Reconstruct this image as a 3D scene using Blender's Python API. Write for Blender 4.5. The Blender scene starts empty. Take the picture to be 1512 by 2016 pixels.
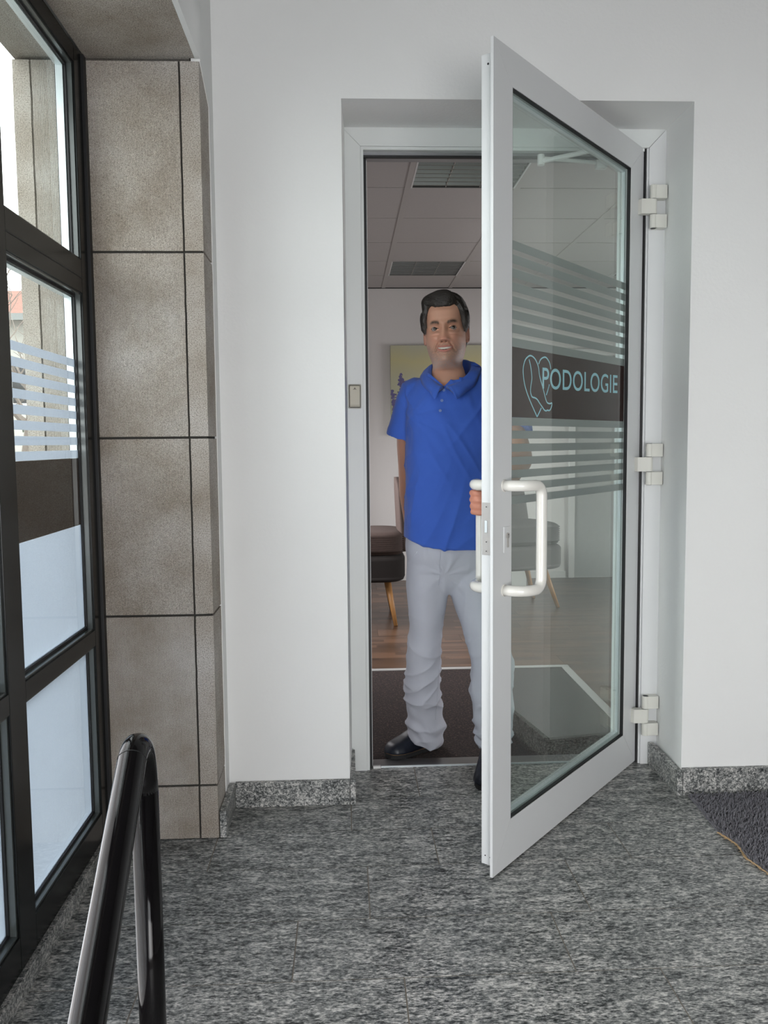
import bpy, bmesh, math, random
import numpy as np
from mathutils import Vector, Matrix, noise
random.seed(7); rng = np.random.default_rng(7)
scene = bpy.context.scene
COL = scene.collection
PI = math.pi

# ------------------------------------------------------------------ camera
F, PITCH, YAW, ROLL, H = 1660.0, .0817, .0446, -.0094, 1.24
cam_d = bpy.data.cameras.new('camera'); cam = bpy.data.objects.new('camera', cam_d); COL.objects.link(cam)
fw = Vector((math.sin(YAW)*math.cos(PITCH), math.cos(YAW)*math.cos(PITCH), -math.sin(PITCH)))
rt = Vector((math.cos(YAW), -math.sin(YAW), 0)); up = rt.cross(fw)
r2 = math.cos(ROLL)*rt + math.sin(ROLL)*up; u2 = -math.sin(ROLL)*rt + math.cos(ROLL)*up
M = Matrix((r2, u2, -fw)).transposed().to_4x4(); M.translation = Vector((0, 0, H)); cam.matrix_world = M
cam_d.sensor_fit = 'VERTICAL'; cam_d.sensor_height = 24.0; cam_d.lens = F/2016*24.0
cam_d.clip_start = .02; cam_d.clip_end = 300
scene.camera = cam

# ------------------------------------------------------------------ world, light, exposure
scene.view_settings.view_transform = 'Standard'; scene.view_settings.look = 'None'
scene.view_settings.gamma = 1; scene.view_settings.exposure = 0.0
scene.view_settings.use_curve_mapping = False
w = bpy.data.worlds.new('world'); scene.world = w; w.use_nodes = True
bg = w.node_tree.nodes['Background']; bg.inputs[0].default_value = (.95, .975, 1.0, 1); bg.inputs[1].default_value = 5.6

def area(name, loc, rot, sx, sy, power, col=(1, 1, 1), spread=math.pi):
    l = bpy.data.lights.new(name, 'AREA'); l.shape = 'RECTANGLE'; l.size = sx; l.size_y = sy
    l.energy = power; l.color = col; l.spread = spread
    o = bpy.data.objects.new(name, l); o.location = loc; o.rotation_euler = rot; COL.objects.link(o); return o
# added area lights: assumed street entrance behind camera, hall window daylight, practice room fills
area('assumed_entrance_fill', (.7, -1.7, .70), (PI/2-.10, 0, 0), 1.9, 1.1, 16.5, (1, .975, .955), 1.9)  # unseen light added inside the hall for an assumed entrance behind the camera
area('hall_window_daylight', (-.70, .72, .72), (PI/2, 0, -PI/2), 1.9, 1.2, 17, (1, .98, .97), 2.6)  # area light added before the panes to strengthen the window's daylight
area('room_left_fill', (-.83, 5.4, 1.0), (PI/2-.35, 0, -PI/2), 2.2, 1.2, 80, (1, .98, .99), 2.2)  # added fill light inside the closed left wall; no window is built
area('room_right_fill', (4.1, 5.4, 1.0), (PI/2-.25, 0, PI/2), 1.6, 1.0, 36, (1, .98, .98), 2.2)  # unseen fill light before the solid right wall, no window there

# ------------------------------------------------------------------ materials
def new_mat(name):
    m = bpy.data.materials.new(name); m.use_nodes = True
    return m, m.node_tree, m.node_tree.nodes['Principled BSDF']
def N(nt, t, **kw):
    n = nt.nodes.new(t)
    for k, v in kw.items(): setattr(n, k, v)
    return n
def setin(n, **kw):
    for k, v in kw.items(): n.inputs[k.replace('_', ' ')].default_value = v
def plain(name, col, rough=.5, metal=0, var=.06, scale=30, bump=0, bscale=200, spec=.5, coat=0, sheen=0):
    m, nt, b = new_mat(name)
    tc = N(nt, 'ShaderNodeTexCoord'); nz = N(nt, 'ShaderNodeTexNoise'); setin(nz, Scale=scale, Detail=4)
    nt.links.new(tc.outputs['Object'], nz.inputs['Vector'])
    mx = N(nt, 'ShaderNodeMix', data_type='RGBA'); c = col
    mx.inputs[6].default_value = tuple(max(0, v*(1-var)) for v in c)+(1,)
    mx.inputs[7].default_value = tuple(min(1, v*(1+var)) for v in c)+(1,)
    nt.links.new(nz.outputs['Fac'], mx.inputs[0]); nt.links.new(mx.outputs[2], b.inputs['Base Color'])
    setin(b, Roughness=rough, Metallic=metal); b.inputs['Specular IOR Level'].default_value = spec
    b.inputs['Coat Weight'].default_value = coat; b.inputs['Sheen Weight'].default_value = sheen
    if bump:
        n2 = N(nt, 'ShaderNodeTexNoise'); setin(n2, Scale=bscale, Detail=3)
        nt.links.new(tc.outputs['Object'], n2.inputs['Vector'])
        bp = N(nt, 'ShaderNodeBump'); setin(bp, Strength=.6, Distance=bump)
        nt.links.new(n2.outputs['Fac'], bp.inputs['Height']); nt.links.new(bp.outputs[0], b.inputs['Normal'])
    return m
def ramp(nt, fac, stops):
    r = N(nt, 'ShaderNodeValToRGB'); e = r.color_ramp.elements
    while len(e) < len(stops): e.new(.5)
    for i, (p, c) in enumerate(stops): e[i].position = p; e[i].color = tuple(c)+(1,)
    nt.links.new(fac, r.inputs[0]); return r.outputs[0]
def mapped(nt, scale, coord='Object', rand=0):
    g = N(nt, 'ShaderNodeNewGeometry') if coord == 'World' else N(nt, 'ShaderNodeTexCoord')
    src = g.outputs['Position'] if coord == 'World' else g.outputs[coord]
    mp = N(nt, 'ShaderNodeMapping'); mp.inputs['Scale'].default_value = scale
    nt.links.new(src, mp.inputs['Vector'])
    if rand:
        oi = N(nt, 'ShaderNodeObjectInfo'); ml = N(nt, 'ShaderNodeMath', operation='MULTIPLY'); ml.inputs[1].default_value = rand
        nt.links.new(oi.outputs['Random'], ml.inputs[0]); cb = N(nt, 'ShaderNodeCombineXYZ')
        for k in range(3): nt.links.new(ml.outputs[0], cb.inputs[k])
        nt.links.new(cb.outputs[0], mp.inputs['Location'])
    return mp.outputs[0]
def mathn(nt, op, a, b=None, c=None):
    n = N(nt, 'ShaderNodeMath', operation=op)
    for i, v in enumerate((a, b, c)):
        if v is None: continue
        if isinstance(v, (int, float)): n.inputs[i].default_value = v
        else: nt.links.new(v, n.inputs[i])
    return n.outputs[0]

def granite(name, sc, stops, rough=.5):
    m, nt, b = new_mat(name)
    v = mapped(nt, sc, 'World', rand=40)
    warp = N(nt, 'ShaderNodeTexNoise'); setin(warp, Scale=.25, Detail=2); nt.links.new(v, warp.inputs['Vector'])
    n1 = N(nt, 'ShaderNodeTexNoise'); setin(n1, Scale=1.0, Detail=6, Roughness=.8, Distortion=.5); nt.links.new(v, n1.inputs['Vector'])
    n2 = N(nt, 'ShaderNodeTexNoise'); setin(n2, Scale=2.4, Detail=3, Roughness=.6); nt.links.new(v, n2.inputs['Vector'])
    s = mathn(nt, 'ADD', mathn(nt, 'MULTIPLY', n1.outputs['Fac'], .62), mathn(nt, 'MULTIPLY', n2.outputs['Fac'], .38))
    s = mathn(nt, 'ADD', s, mathn(nt, 'MULTIPLY', mathn(nt, 'SUBTRACT', warp.outputs['Fac'], .5), .16))
    c = ramp(nt, s, stops)
    nt.links.new(c, b.inputs['Base Color']); setin(b, Roughness=rough)
    bp = N(nt, 'ShaderNodeBump'); setin(bp, Strength=.25, Distance=.0006)
    nt.links.new(n2.outputs['Fac'], bp.inputs['Height']); nt.links.new(bp.outputs[0], b.inputs['Normal'])
    return m
GST = [(.40, (.012, .014, .015)), (.45, (.085, .092, .092)), (.49, (.20, .205, .20)), (.54, (.38, .375, .36)), (.60, (.70, .68, .65))]
m_granite = granite('granite_floor', (40, 98, 98), GST, .42)
m_granite_skirt = granite('granite_skirting', (85, 85, 100), [(p, tuple(min(1, x*1.0) for x in c)) for p, c in GST], .4)

def stone_mat(name, comb=True, k=1.0):
    m, nt, b = new_mat(name)
    v = mapped(nt, (1, 1, 1), 'World', rand=0)
    big = N(nt, 'ShaderNodeTexNoise'); setin(big, Scale=4.5, Detail=5, Roughness=.6); nt.links.new(v, big.inputs['Vector'])
    fine = N(nt, 'ShaderNodeTexNoise'); setin(fine, Scale=520 if comb else 300, Detail=2); nt.links.new(v, fine.inputs['Vector'])
    c1 = ramp(nt, big.outputs['Fac'], [(.30, (.31*k, .262*k, .215*k)), (.5, (.41*k, .365*k, .32*k)), (.70, (.50*k, .465*k, .43*k))])
    c2 = ramp(nt, fine.outputs['Fac'], [(.30, (.45, .43, .42)), (.5, (.95, .95, .95)), (.66, (1.1, 1.1, 1.1)), (.74, (1.9, 1.85, 1.8))])
    mx = N(nt, 'ShaderNodeMix', data_type='RGBA', blend_type='MULTIPLY'); mx.inputs[0].default_value = 1
    nt.links.new(c1, mx.inputs[6]); nt.links.new(c2, mx.inputs[7]); nt.links.new(mx.outputs[2], b.inputs['Base Color'])
    setin(b, Roughness=.85)
    h = mathn(nt, 'MULTIPLY', fine.outputs['Fac'], .8 if comb else 2.0)
    if comb:
        sx = N(nt, 'ShaderNodeSeparateXYZ'); nt.links.new(v, sx.inputs[0])
        wob = N(nt, 'ShaderNodeTexNoise'); setin(wob, Scale=30, Detail=2); nt.links.new(v, wob.inputs['Vector'])
        a = mathn(nt, 'ADD', mathn(nt, 'MULTIPLY', sx.outputs[0], 1350), mathn(nt, 'MULTIPLY', wob.outputs['Fac'], 3))
        h = mathn(nt, 'ADD', h, mathn(nt, 'MULTIPLY', mathn(nt, 'SINE', a), .55))
    bp = N(nt, 'ShaderNodeBump'); setin(bp, Strength=.7, Distance=.0012)
    nt.links.new(h, bp.inputs['Height']); nt.links.new(bp.outputs[0], b.inputs['Normal'])
    return m
m_stone = stone_mat('combed_stone'); m_stone_rough = stone_mat('rough_stone', False)
m_stone_out = stone_mat('outdoor_stone', True, .85)
m_mortar = plain('mortar', (.035, .032, .028), .95, var=.3, scale=60)
m_plaster = plain('white_plaster', (.82, .82, .81), .88, var=.02, scale=3, bump=.0010, bscale=90)
m_plaster_room = plain('room_plaster', (.76, .74, .73), .9, var=.02, scale=4, bump=.0006, bscale=70)
m_alu = plain('white_powder_coated_metal', (.70, .71, .715), .38, var=.02, scale=8)
m_alu_dark = plain('grey_metal', (.28, .28, .29), .35, .8, var=.05)
m_frame_in = plain('frame_coating', (.70, .72, .71), .4, var=.04, scale=5)
m_steel = plain('brushed_steel', (.50, .48, .46), .42, .55, var=.08, scale=60)
m_black = plain('black_rubber', (.008, .008, .009), .55, var=.2)
m_anthracite = plain('anthracite_window_frame', (.006, .007, .007), .22, 0, var=.25, scale=8, spec=.2)
m_spacer = plain('spacer_metal', (.72, .78, .80), .35, .3, var=.03)
m_handle = plain('cream_plastic', (.78, .76, .71), .18, var=.015, coat=.4)
m_hinge = plain('cream_hinge_coating', (.66, .65, .60), .4, var=.02)
m_beige = plain('beige_bell_plastic', (.56, .52, .42), .42, var=.03)
m_rail = plain('black_gloss_lacquer', (.004, .0035, .004), .08, var=.2, spec=.25)
m_white_pl = plain('white_plastic', (.75, .75, .74), .4, var=.02)
m_grout = plain('grout', (.22, .195, .165), .95, var=.25, scale=80)
m_ceil = plain('ceiling_panel_white', (.48, .46, .455), .95, var=.04, scale=60, bump=.0005, bscale=300)
m_ceilrail = plain('ceiling_rail_grey', (.46, .44, .43), .6, var=.03)
m_louvre = plain('louvre_grey_metal', (.16, .165, .16), .35, .5, var=.05)
m_jute = plain('jute_thread', (.52, .36, .20), .95, var=.25, scale=300)
m_hall_ceil_dim = plain('hall_ceiling_dimmed', (.22, .22, .22), .9, var=.01)  # hall ceiling darkened to keep bounced light off the upper walls

def glass_mat(name, tint, ior_boost=1.0):
    m, nt, b = new_mat(name); nt.nodes.remove(b)
    out = nt.nodes['Material Output']
    tr = N(nt, 'ShaderNodeBsdfTransparent'); tr.inputs[0].default_value = tint+(1,)
    gl = N(nt, 'ShaderNodeBsdfGlossy'); gl.inputs['Roughness'].default_value = 0.0; gl.inputs[0].default_value = (.97, 1, .98, 1)
    lw = N(nt, 'ShaderNodeLayerWeight'); lw.inputs[0].default_value = .5
    p5 = mathn(nt, 'POWER', lw.outputs['Facing'], 5.0)
    f = mathn(nt, 'MULTIPLY', mathn(nt, 'ADD', mathn(nt, 'MULTIPLY', p5, .96), .04), ior_boost)
    f = mathn(nt, 'MINIMUM', f, 1.0)
    mx = N(nt, 'ShaderNodeMixShader'); nt.links.new(f, mx.inputs[0]); nt.links.new(tr.outputs[0], mx.inputs[1]); nt.links.new(gl.outputs[0], mx.inputs[2])
    nt.links.new(mx.outputs[0], out.inputs[0]); return m
m_glass = glass_mat('clear_glass', (.955, .985, .97), 1.0)
m_glass_door = glass_mat('door_glass', (.91, .96, .935), 1.28)
def film_mat(name, col, transl, transp=0, tcol=None):
    m, nt, b = new_mat(name); nt.nodes.remove(b); out = nt.nodes['Material Output']
    d = N(nt, 'ShaderNodeBsdfDiffuse'); d.inputs[0].default_value = col+(1,)
    t = N(nt, 'ShaderNodeBsdfTranslucent'); t.inputs[0].default_value = (tcol or col)+(1,)
    mx = N(nt, 'ShaderNodeMixShader'); mx.inputs[0].default_value = transl
    nt.links.new(d.outputs[0], mx.inputs[1]); nt.links.new(t.outputs[0], mx.inputs[2])
    tr = N(nt, 'ShaderNodeBsdfTransparent'); m2 = N(nt, 'ShaderNodeMixShader'); m2.inputs[0].default_value = transp
    nt.links.new(mx.outputs[0], m2.inputs[1]); nt.links.new(tr.outputs[0], m2.inputs[2]); nt.links.new(m2.outputs[0], out.inputs[0])
    return m
m_frost = film_mat('frosted_film', (.60, .61, .63), .62, 0.0, (.62, .655, .72))
m_frost_door = film_mat('frosted_door_film', (.46, .48, .47), .5, .10)
m_brown = film_mat('brown_film', (.042, .017, .014), .05)
m_brown_w = film_mat('brown_window_film', (.075, .052, .044), .3, 0, (.12, .085, .07))
m_aqua = film_mat('light_blue_film', (.50, .86, .98), .2)

# ------------------------------------------------------------------ mesh helpers
def link(name, me, mat=None, parent=None, smooth=False, **props):
    o = bpy.data.objects.new(name, me); COL.objects.link(o)
    if mat is not None and len(me.materials) == 0: me.materials.append(mat)
    if parent is not None: o.parent = parent
    if smooth: me.shade_smooth()
    for k, v in props.items(): o[k] = v
    return o
def obj(name, bm, mat, parent=None, smooth=False, **props):
    me = bpy.data.meshes.new(name); bm.to_mesh(me); bm.free()
    return link(name, me, mat, parent, smooth, **props)
def empty(name, loc=(0, 0, 0), rz=0, parent=None, **props):
    o = bpy.data.objects.new(name, None); o.empty_display_size = .1; COL.objects.link(o)
    o.location = loc; o.rotation_euler = (0, 0, rz)
    if parent: o.parent = parent
    for k, v in props.items(): o[k] = v
    return o
def box(bm, x0, x1, y0, y1, z0, z1, bevel=0, seg=2):
    x0, x1 = min(x0, x1), max(x0, x1); y0, y1 = min(y0, y1), max(y0, y1); z0, z1 = min(z0, z1), max(z0, z1)
    r = bmesh.ops.create_cube(bm, size=1)['verts']
    for v in r: v.co = Vector(((x0+x1)/2+v.co.x*(x1-x0), (y0+y1)/2+v.co.y*(y1-y0), (z0+z1)/2+v.co.z*(z1-z0)))
    if bevel:
        es = list({e for v in r for e in v.link_edges})
        bmesh.ops.bevel(bm, geom=es, offset=bevel, segments=seg, affect='EDGES', profile=.5)
def boxo(name, dims, mat, parent=None, bevel=0, **props):
    bm = bmesh.new(); box(bm, *dims, bevel=bevel)
    return obj(name, bm, mat, parent, **props)
def prism(bm, pts, n, depth0, depth1):
    """pts 2D list in plane; n: function (u,v,d)->co"""
    a = [bm.verts.new(n(u, v, depth0)) for u, v in pts]; b = [bm.verts.new(n(u, v, depth1)) for u, v in pts]
    k = len(pts)
    bm.faces.new(a[::-1]); bm.faces.new(b)
    for i in range(k): bm.faces.new((a[i], a[(i+1) % k], b[(i+1) % k], b[i]))
    bmesh.ops.recalc_face_normals(bm, faces=bm.faces)
def tube(bm, pts, rad, seg=16, cap=True, squash=None):
    """swept tube; rad number, list, or list of (rx,ry)"""
    pts = [Vector(p) for p in pts]; n = len(pts)
    rs = rad if isinstance(rad, (list, tuple)) else [rad]*n
    t0 = (pts[1]-pts[0]).normalized(); ref = Vector((0, 0, 1)) if abs(t0.z) < .9 else Vector((1, 0, 0))
    if squash: ref = Vector(squash)
    nx = (ref - t0*ref.dot(t0)).normalized(); prev = None; rings = []
    for i, p in enumerate(pts):
        t = (pts[min(i+1, n-1)]-pts[max(i-1, 0)]).normalized()
        nx = (nx - t*nx.dot(t)).normalized(); ny = t.cross(nx)
        r = rs[i]; rx, ry = r if isinstance(r, (tuple, list)) else (r, r)
        rings.append([bm.verts.new(p+nx*rx*math.cos(2*PI*k/seg)+ny*ry*math.sin(2*PI*k/seg)) for k in range(seg)])
    for a, b in zip(rings, rings[1:]):
        for k in range(seg): bm.faces.new((a[k], a[(k+1) % seg], b[(k+1) % seg], b[k]))
    if cap: bm.faces.new(rings[0][::-1]); bm.faces.new(rings[-1])
def limb(bm, pts, rads, seg=20, sub=6, squash=None):
    """smooth tapered limb with rounded ends through control points (catmull-rom)"""
    P = [Vector(p) for p in pts]; R = [r if isinstance(r, tuple) else (r, r) for r in rads]
    out, ro = [], []
    for i in range(len(P)-1):
        p0, p1, p2, p3 = P[max(i-1, 0)], P[i], P[i+1], P[min(i+2, len(P)-1)]
        for k in range(sub):
            t = k/sub
            out.append(.5*((2*p1)+(-p0+p2)*t+(2*p0-5*p1+4*p2-p3)*t*t+(-p0+3*p1-3*p2+p3)*t**3))
            s = t*t*(3-2*t); ro.append((R[i][0]*(1-s)+R[i+1][0]*s, R[i][1]*(1-s)+R[i+1][1]*s))
    out.append(P[-1]); ro.append(R[-1])
    d0 = (out[0]-out[1]).normalized(); d1 = (out[-1]-out[-2]).normalized()
    head = [(out[0]+d0*R[0][0]*math.sin(a), (R[0][0]*math.cos(a), R[0][1]*math.cos(a))) for a in (1.35, 1.0, .5)]
    tail = [(out[-1]+d1*R[-1][0]*math.sin(a), (R[-1][0]*math.cos(a), R[-1][1]*math.cos(a))) for a in (.5, 1.0, 1.35)]
    tube(bm, [h[0] for h in head]+out+[h[0] for h in tail], [h[1] for h in head]+ro+[h[1] for h in tail], seg, True, squash)
def loft(bm, rings, cap=True):
    R = [[bm.verts.new(c) for c in r] for r in rings]; k = len(R[0])
    for a, b in zip(R, R[1:]):
        for i in range(k): bm.faces.new((a[i], a[(i+1) % k], b[(i+1) % k], b[i]))
    if cap: bm.faces.new(R[0][::-1]); bm.faces.new(R[-1])
def ell(cx, cy, z, rx, ry, n=40, p=2.3, tilt=(0, 0)):
    o = []
    for k in range(n):
        a = 2*PI*k/n; c, s = math.cos(a), math.sin(a)
        x = math.copysign(abs(c)**(2/p), c)*rx; y = math.copysign(abs(s)**(2/p), s)*ry
        o.append((cx+x, cy+y, z+tilt[0]*x+tilt[1]*y))
    return o
def interp_rings(keys, n, seg=40, p=2.3):
    """keys: (z,cx,cy,rx,ry) -> rings smoothly interpolated"""
    K = np.array(keys, float); t = np.arange(len(K)); T = np.linspace(0, len(K)-1, n)
    out = []
    for tt in T:
        i = min(int(tt), len(K)-2); f = tt-i
        p0, p1, p2, p3 = K[max(i-1, 0)], K[i], K[i+1], K[min(i+2, len(K)-1)]
        v = .5*(2*p1+(-p0+p2)*f+(2*p0-5*p1+4*p2-p3)*f*f+(-p0+3*p1-3*p2+p3)*f**3)
        out.append(ell(v[1], v[2], v[0], v[3], v[4], seg, p))
    return out
def remesh(bm, voxel, smooth=6, fac=.5):
    bmesh.ops.recalc_face_normals(bm, faces=bm.faces)
    me = bpy.data.meshes.new('tmp'); bm.to_mesh(me); bm.free()
    o = bpy.data.objects.new('tmp', me); COL.objects.link(o)
    m = o.modifiers.new('r', 'REMESH'); m.mode = 'VOXEL'; m.voxel_size = voxel
    if smooth:
        s = o.modifiers.new('s', 'SMOOTH'); s.factor = fac; s.iterations = smooth
    dg = bpy.context.evaluated_depsgraph_get(); dg.update()
    out = bpy.data.meshes.new_from_object(o.evaluated_get(dg))
    bpy.data.objects.remove(o); bpy.data.meshes.remove(me)
    return out
def displace(me, fn):
    me.update(); n = len(me.vertices)
    co = np.empty(n*3); no = np.empty(n*3)
    me.vertices.foreach_get('co', co); me.vertices.foreach_get('normal', no)
    co = co.reshape(-1, 3); no = no.reshape(-1, 3)
    d = fn(co, no)
    co = co + (no*d[:, None] if d.ndim == 1 else d)
    me.vertices.foreach_set('co', co.ravel()); me.update()
def vnoise(co, scale, seed=0):
    s = Vector((seed*3.1, seed*1.7, seed))
    return np.array([noise.noise(Vector((c[0]*scale[0], c[1]*scale[1], c[2]*scale[2]))+s) for c in co])
def set_colors(me, cols):
    a = me.color_attributes.new('Col', 'FLOAT_COLOR', 'POINT')
    a.data.foreach_set('color', np.concatenate([cols, np.ones((len(cols), 1))], 1).astype(np.float32).ravel())

# ================================================================== SETTING
# ---- granite floor of the hall, slab by slab
floor = empty('floor', kind='structure', label='speckled grey granite slab floor of the entrance hall', category='floor')
boxo('grout_bed', (-1.0, 4.0, -3.0, 3.15, -.06, -.0012), m_grout, floor)
rows = [(-.70, -.30), (-.30, .05), (.05, .42), (.42, .80), (.80, 1.10), (1.10, 1.36), (1.36, 1.61), (1.61, 1.863), (1.863, 2.113), (2.113, 2.386), (2.386, 2.62), (2.62, 2.868), (2.868, 3.142)]
offs = {7: .12, 8: -.14, 9: .048, 10: .26, 11: .003, 12: .245}
X0, X1 = -.748, 3.99
for i, (a, b) in enumerate(rows):
    st = offs.get(i, (i*.23) % .6)
    if i == 7: js = [-.488, .12, .725, 1.32, 1.92, 2.52, 3.12]
    elif i == 8: js = [-.14, .525, 1.12, 1.72, 2.32, 2.92, 3.5]
    elif i == 9: js = [-.55, .048, .635, 1.23, 1.82, 2.42, 3.02, 3.6]
    elif i == 10: js = [-.42, .26, .837, 1.43, 2.03, 2.63, 3.2]
    else: js = [st+.6*k for k in range(-3, 9)]
    xs = [X0]+[j for j in js if X0+.05 < j < X1-.05]+[X1]
    if a > 2.8: xs = [x for x in xs if .02 < x < 1.12]; xs = [-.42]+xs+[1.30]
    for x0, x1 in zip(xs, xs[1:]):
        boxo('granite_slab', (x0+.0018, x1-.0018, a+.0018, b-.0018, -.02, 0), m_granite, floor, bevel=0)
# ---- back wall with the door niche (niche 0..1.162, up to 2.352)
NX0, NX1, NZ = 0.0, 1.163, 2.352
def bx(bm, *d): box(bm, *d)
bm = bmesh.new()
def wallp(P, z0, z1): prism(bm, P, lambda u, v, d: (u, v, d), z0, z1)
wallp([(-.94, 2.8305), (NX0, 2.83), (.012, 3.20), (-.94, 3.20)], 0, 4.25); wallp([(NX1, 2.83), (4.10, 2.83), (4.10, 3.20), (1.182, 3.20)], 0, 4.25)
va = [bm.verts.new(c) for c in ((0, 2.83, NZ), (NX1, 2.83, NZ), (1.182, 3.20, 2.368), (.012, 3.20, 2.368), (0, 2.83, 4.25), (NX1, 2.83, 4.25), (1.182, 3.20, 4.25), (.012, 3.20, 4.25))]
for f in ((0, 3, 2, 1), (4, 5, 6, 7), (0, 1, 5, 4), (2, 3, 7, 6)): bm.faces.new([va[i] for i in f])
bmesh.ops.recalc_face_normals(bm, faces=bm.faces)
obj('wall_back', bm, m_plaster, kind='structure', label='white plastered back wall around the deep door niche', category='wall')
# ---- left wall: stone reveal, lintel above, plaster strip by the corner
bm = bmesh.new()
bx(bm, -.94, -.413, 2.755, 2.83, 0, 2.30); bx(bm, -.95, -.4128, -3.0, 2.83, 2.421, 4.25); bx(bm, -.428, -.4128, -3.0, 2.60, 2.3695, 2.421)
prism(bm, [(2.60, 2.421), (2.83, 2.421), (2.83, 2.0), (2.756, 2.0), (2.752, 2.29), (2.60, 2.362)], lambda u, v, d: (d, u, v), -.44, -.4128)
bx(bm, -.95, -.413, -3.0, -1.75, 0, 2.42)
wl = obj('wall_left', bm, m_plaster, kind='structure', label='white plaster of the left wall above and beside the window recess', category='wall')
m_hall_far = plain('bounce_cut_plaster', (.34, .33, .32), .9, var=.03, scale=3)  # unseen hall walls greyed and set back to reduce bounced light
boxo('wall_right', (4.0, 4.1, -3.0, 2.83, 0, 4.25), m_hall_far, kind='structure', label='unseen right wall of the hall, darkened to cut bounced light', category='wall')
bm = bmesh.new()
bx(bm, -.95, -.5, -3.05, -2.95, 0, 4.25); bx(bm, 1.7, 4.1, -3.05, -2.95, 0, 4.25); bx(bm, -.5, 1.7, -3.05, -2.95, 2.45, 4.25)
obj('wall_front', bm, m_hall_far, kind='structure', label='unseen wall with an assumed street entrance behind the viewer, darkened to cut bounced light', category='wall')
boxo('ceiling', (-.95, 4.1, -3.0, 3.15, 4.2, 4.28), m_hall_ceil_dim, kind='structure', label='unseen ceiling of the entrance hall, darkened to dim the upper walls', category='ceiling')
# ---- granite skirting
def skirt(name, label, parts):
    e = empty(name, kind='structure', label=label, category='skirting')
    for d in parts: boxo('granite_strip', d, m_granite_skirt, e, bevel=.0015)
skirt('baseboard_left', 'grey granite skirting on the narrow wall between stone pillar and corner', [(-.4128, -.392, 2.598, 2.812, 0, .086)])
skirt('baseboard_back', 'granite skirting along the white wall left of the door niche', [(-.3915, -.001, 2.813, 2.8295, 0, .087)])
skirt('baseboard_niche', 'short granite skirting strips inside the door niche', [(.0003, .020, 2.812, 3.10, 0, .088), (1.1435, 1.1625, 2.812, 3.10, 0, .088)])
skirt('baseboard_right', 'granite skirting along the white wall right of the door niche, above the mat', [(1.164, 3.99, 2.811, 2.8295, 0, .094)])
skirt('baseboard_window', 'low dark granite kerb under the black window frame', [(-.79, -.738, y, y+.86, 0, .048) for y in (-1.75, -.885, -.02, .845, 1.71)])

# ---- stone pillar
pil = empty('stone_pillar', (-.58, 2.67, 0), label='tall beige combed stone pillar between black window and white wall', category='pillar')
def pbox(name, d, mat, par, bevel=0, **kw):
    o = boxo(name, d, mat, par, bevel, **kw); o.matrix_parent_inverse = par.matrix_world.inverted() if False else Matrix.Translation(-Vector(par.location)); return o
zj = [0, .175, .716, 1.262, 1.812, 2.362]
pbox('mortar_core', (-.748, -.4215, 2.597, 2.80, 0, 2.36), m_mortar, pil)
def rough_block(name, d, mat, par, amp=.0012, only_rough=True):
    bm = bmesh.new(); box(bm, *d)
    bmesh.ops.subdivide_edges(bm, edges=[e for e in bm.edges if e.calc_length() > .3], cuts=14, use_grid_fill=True)
    for v in bm.verts:
        n = noise.noise_vector(v.co*22); v.co += Vector((n.x, 0, n.z))*amp
    o = obj(name, bm, mat, par); o.matrix_parent_inverse = Matrix.Translation(-Vector(par.location)); return o
for a, b in zip(zj, zj[1:]):
    dx = random.uniform(-.001, .001)
    rough_block('stone_block', (-.7465, -.4752+dx, 2.5915+random.uniform(-.001, .001), 2.75, a+.0036, b-.0036), m_stone, pil)
    rough_block('stone_block', (-.4692+dx, -.4155, 2.590, 2.752, a+.0036, b-.0036), m_stone_rough, pil)
# lintel soffit
lin = empty('stone_lintel', (-.58, 1.5, 2.37), label='beige stone lintel slab over the window recess, top left', category='lintel')
for y0, y1 in ((-1.75, -.30), (-.295, 1.05), (1.055, 2.595)):
    pbox('stone_slab', (-.7465, -.4285, y0, y1, 2.3695, 2.4198), m_stone_rough, lin)
pbox('stone_slab', (-.7465, -.445, 2.598, 2.75, 2.3695, 2.4198), m_stone_rough, lin)
# outer pillar and soffit, outside the glass
op = empty('outer_stone_pillar', (-.9, 2.7, 0), label='weathered outdoor stone pillar seen through the clear window glass', category='pillar')
pbox('mortar_core', (-.948, -.82, 2.605, 2.9, -.1, 2.36), m_mortar, op)
for a, b in zip([-.1]+zj[1:], zj[1:]):
    rough_block('stone_block', (-.899, -.808, 2.59, 2.9, a+.003, b-.003), m_stone_out, op)
    rough_block('stone_block', (-.953, -.904, 2.59, 2.9, a+.003, b-.003), m_stone_rough, op)
ol = empty('outer_stone_lintel', (-.9, 1.5, 2.37), label='outdoor stone lintel seen through the upper window pane', category='lintel')
pbox('stone_slab', (-.953, -.808, -1.75, 2.9, 2.3695, 2.55), m_stone_rough, ol)

# ---- black window (front plane x=-.75)
win = empty('window_1', (-.75, 1.5, .05), kind='structure', label='tall black framed window with frosted stripes and a brown band, left', category='window')
WP = Matrix.Translation(-Vector(win.location))
def wbox(name, d, mat, bevel=0, **kw):
    o = boxo(name, d, mat, win, bevel, **kw); o.matrix_parent_inverse = WP; return o
XF, XB = -.75, -.806     # front and back of the frame
yc = [2.443, 1.957]     # first pane column opening
cols = [(1.957, 2.505), (1.345, 1.860), (.76, 1.25), (.17, .665), (-.42, .075), (-1.0, -.51), (-1.6, -1.09)]
rowsz = [(.131, .647), (.694, 1.678), (1.772, 2.318)]
wbox('sealant_bead', (-.752, -.741, 2.566, 2.5905, .05, 2.366), m_black, .002)
wbox('frame_post', (XB, XF, 2.505, 2.588, .05, 2.366), m_anthracite, .0015)
wbox('frame_post', (XB, XF, -1.75, -1.6, .05, 2.366), m_anthracite, .0015)
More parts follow.
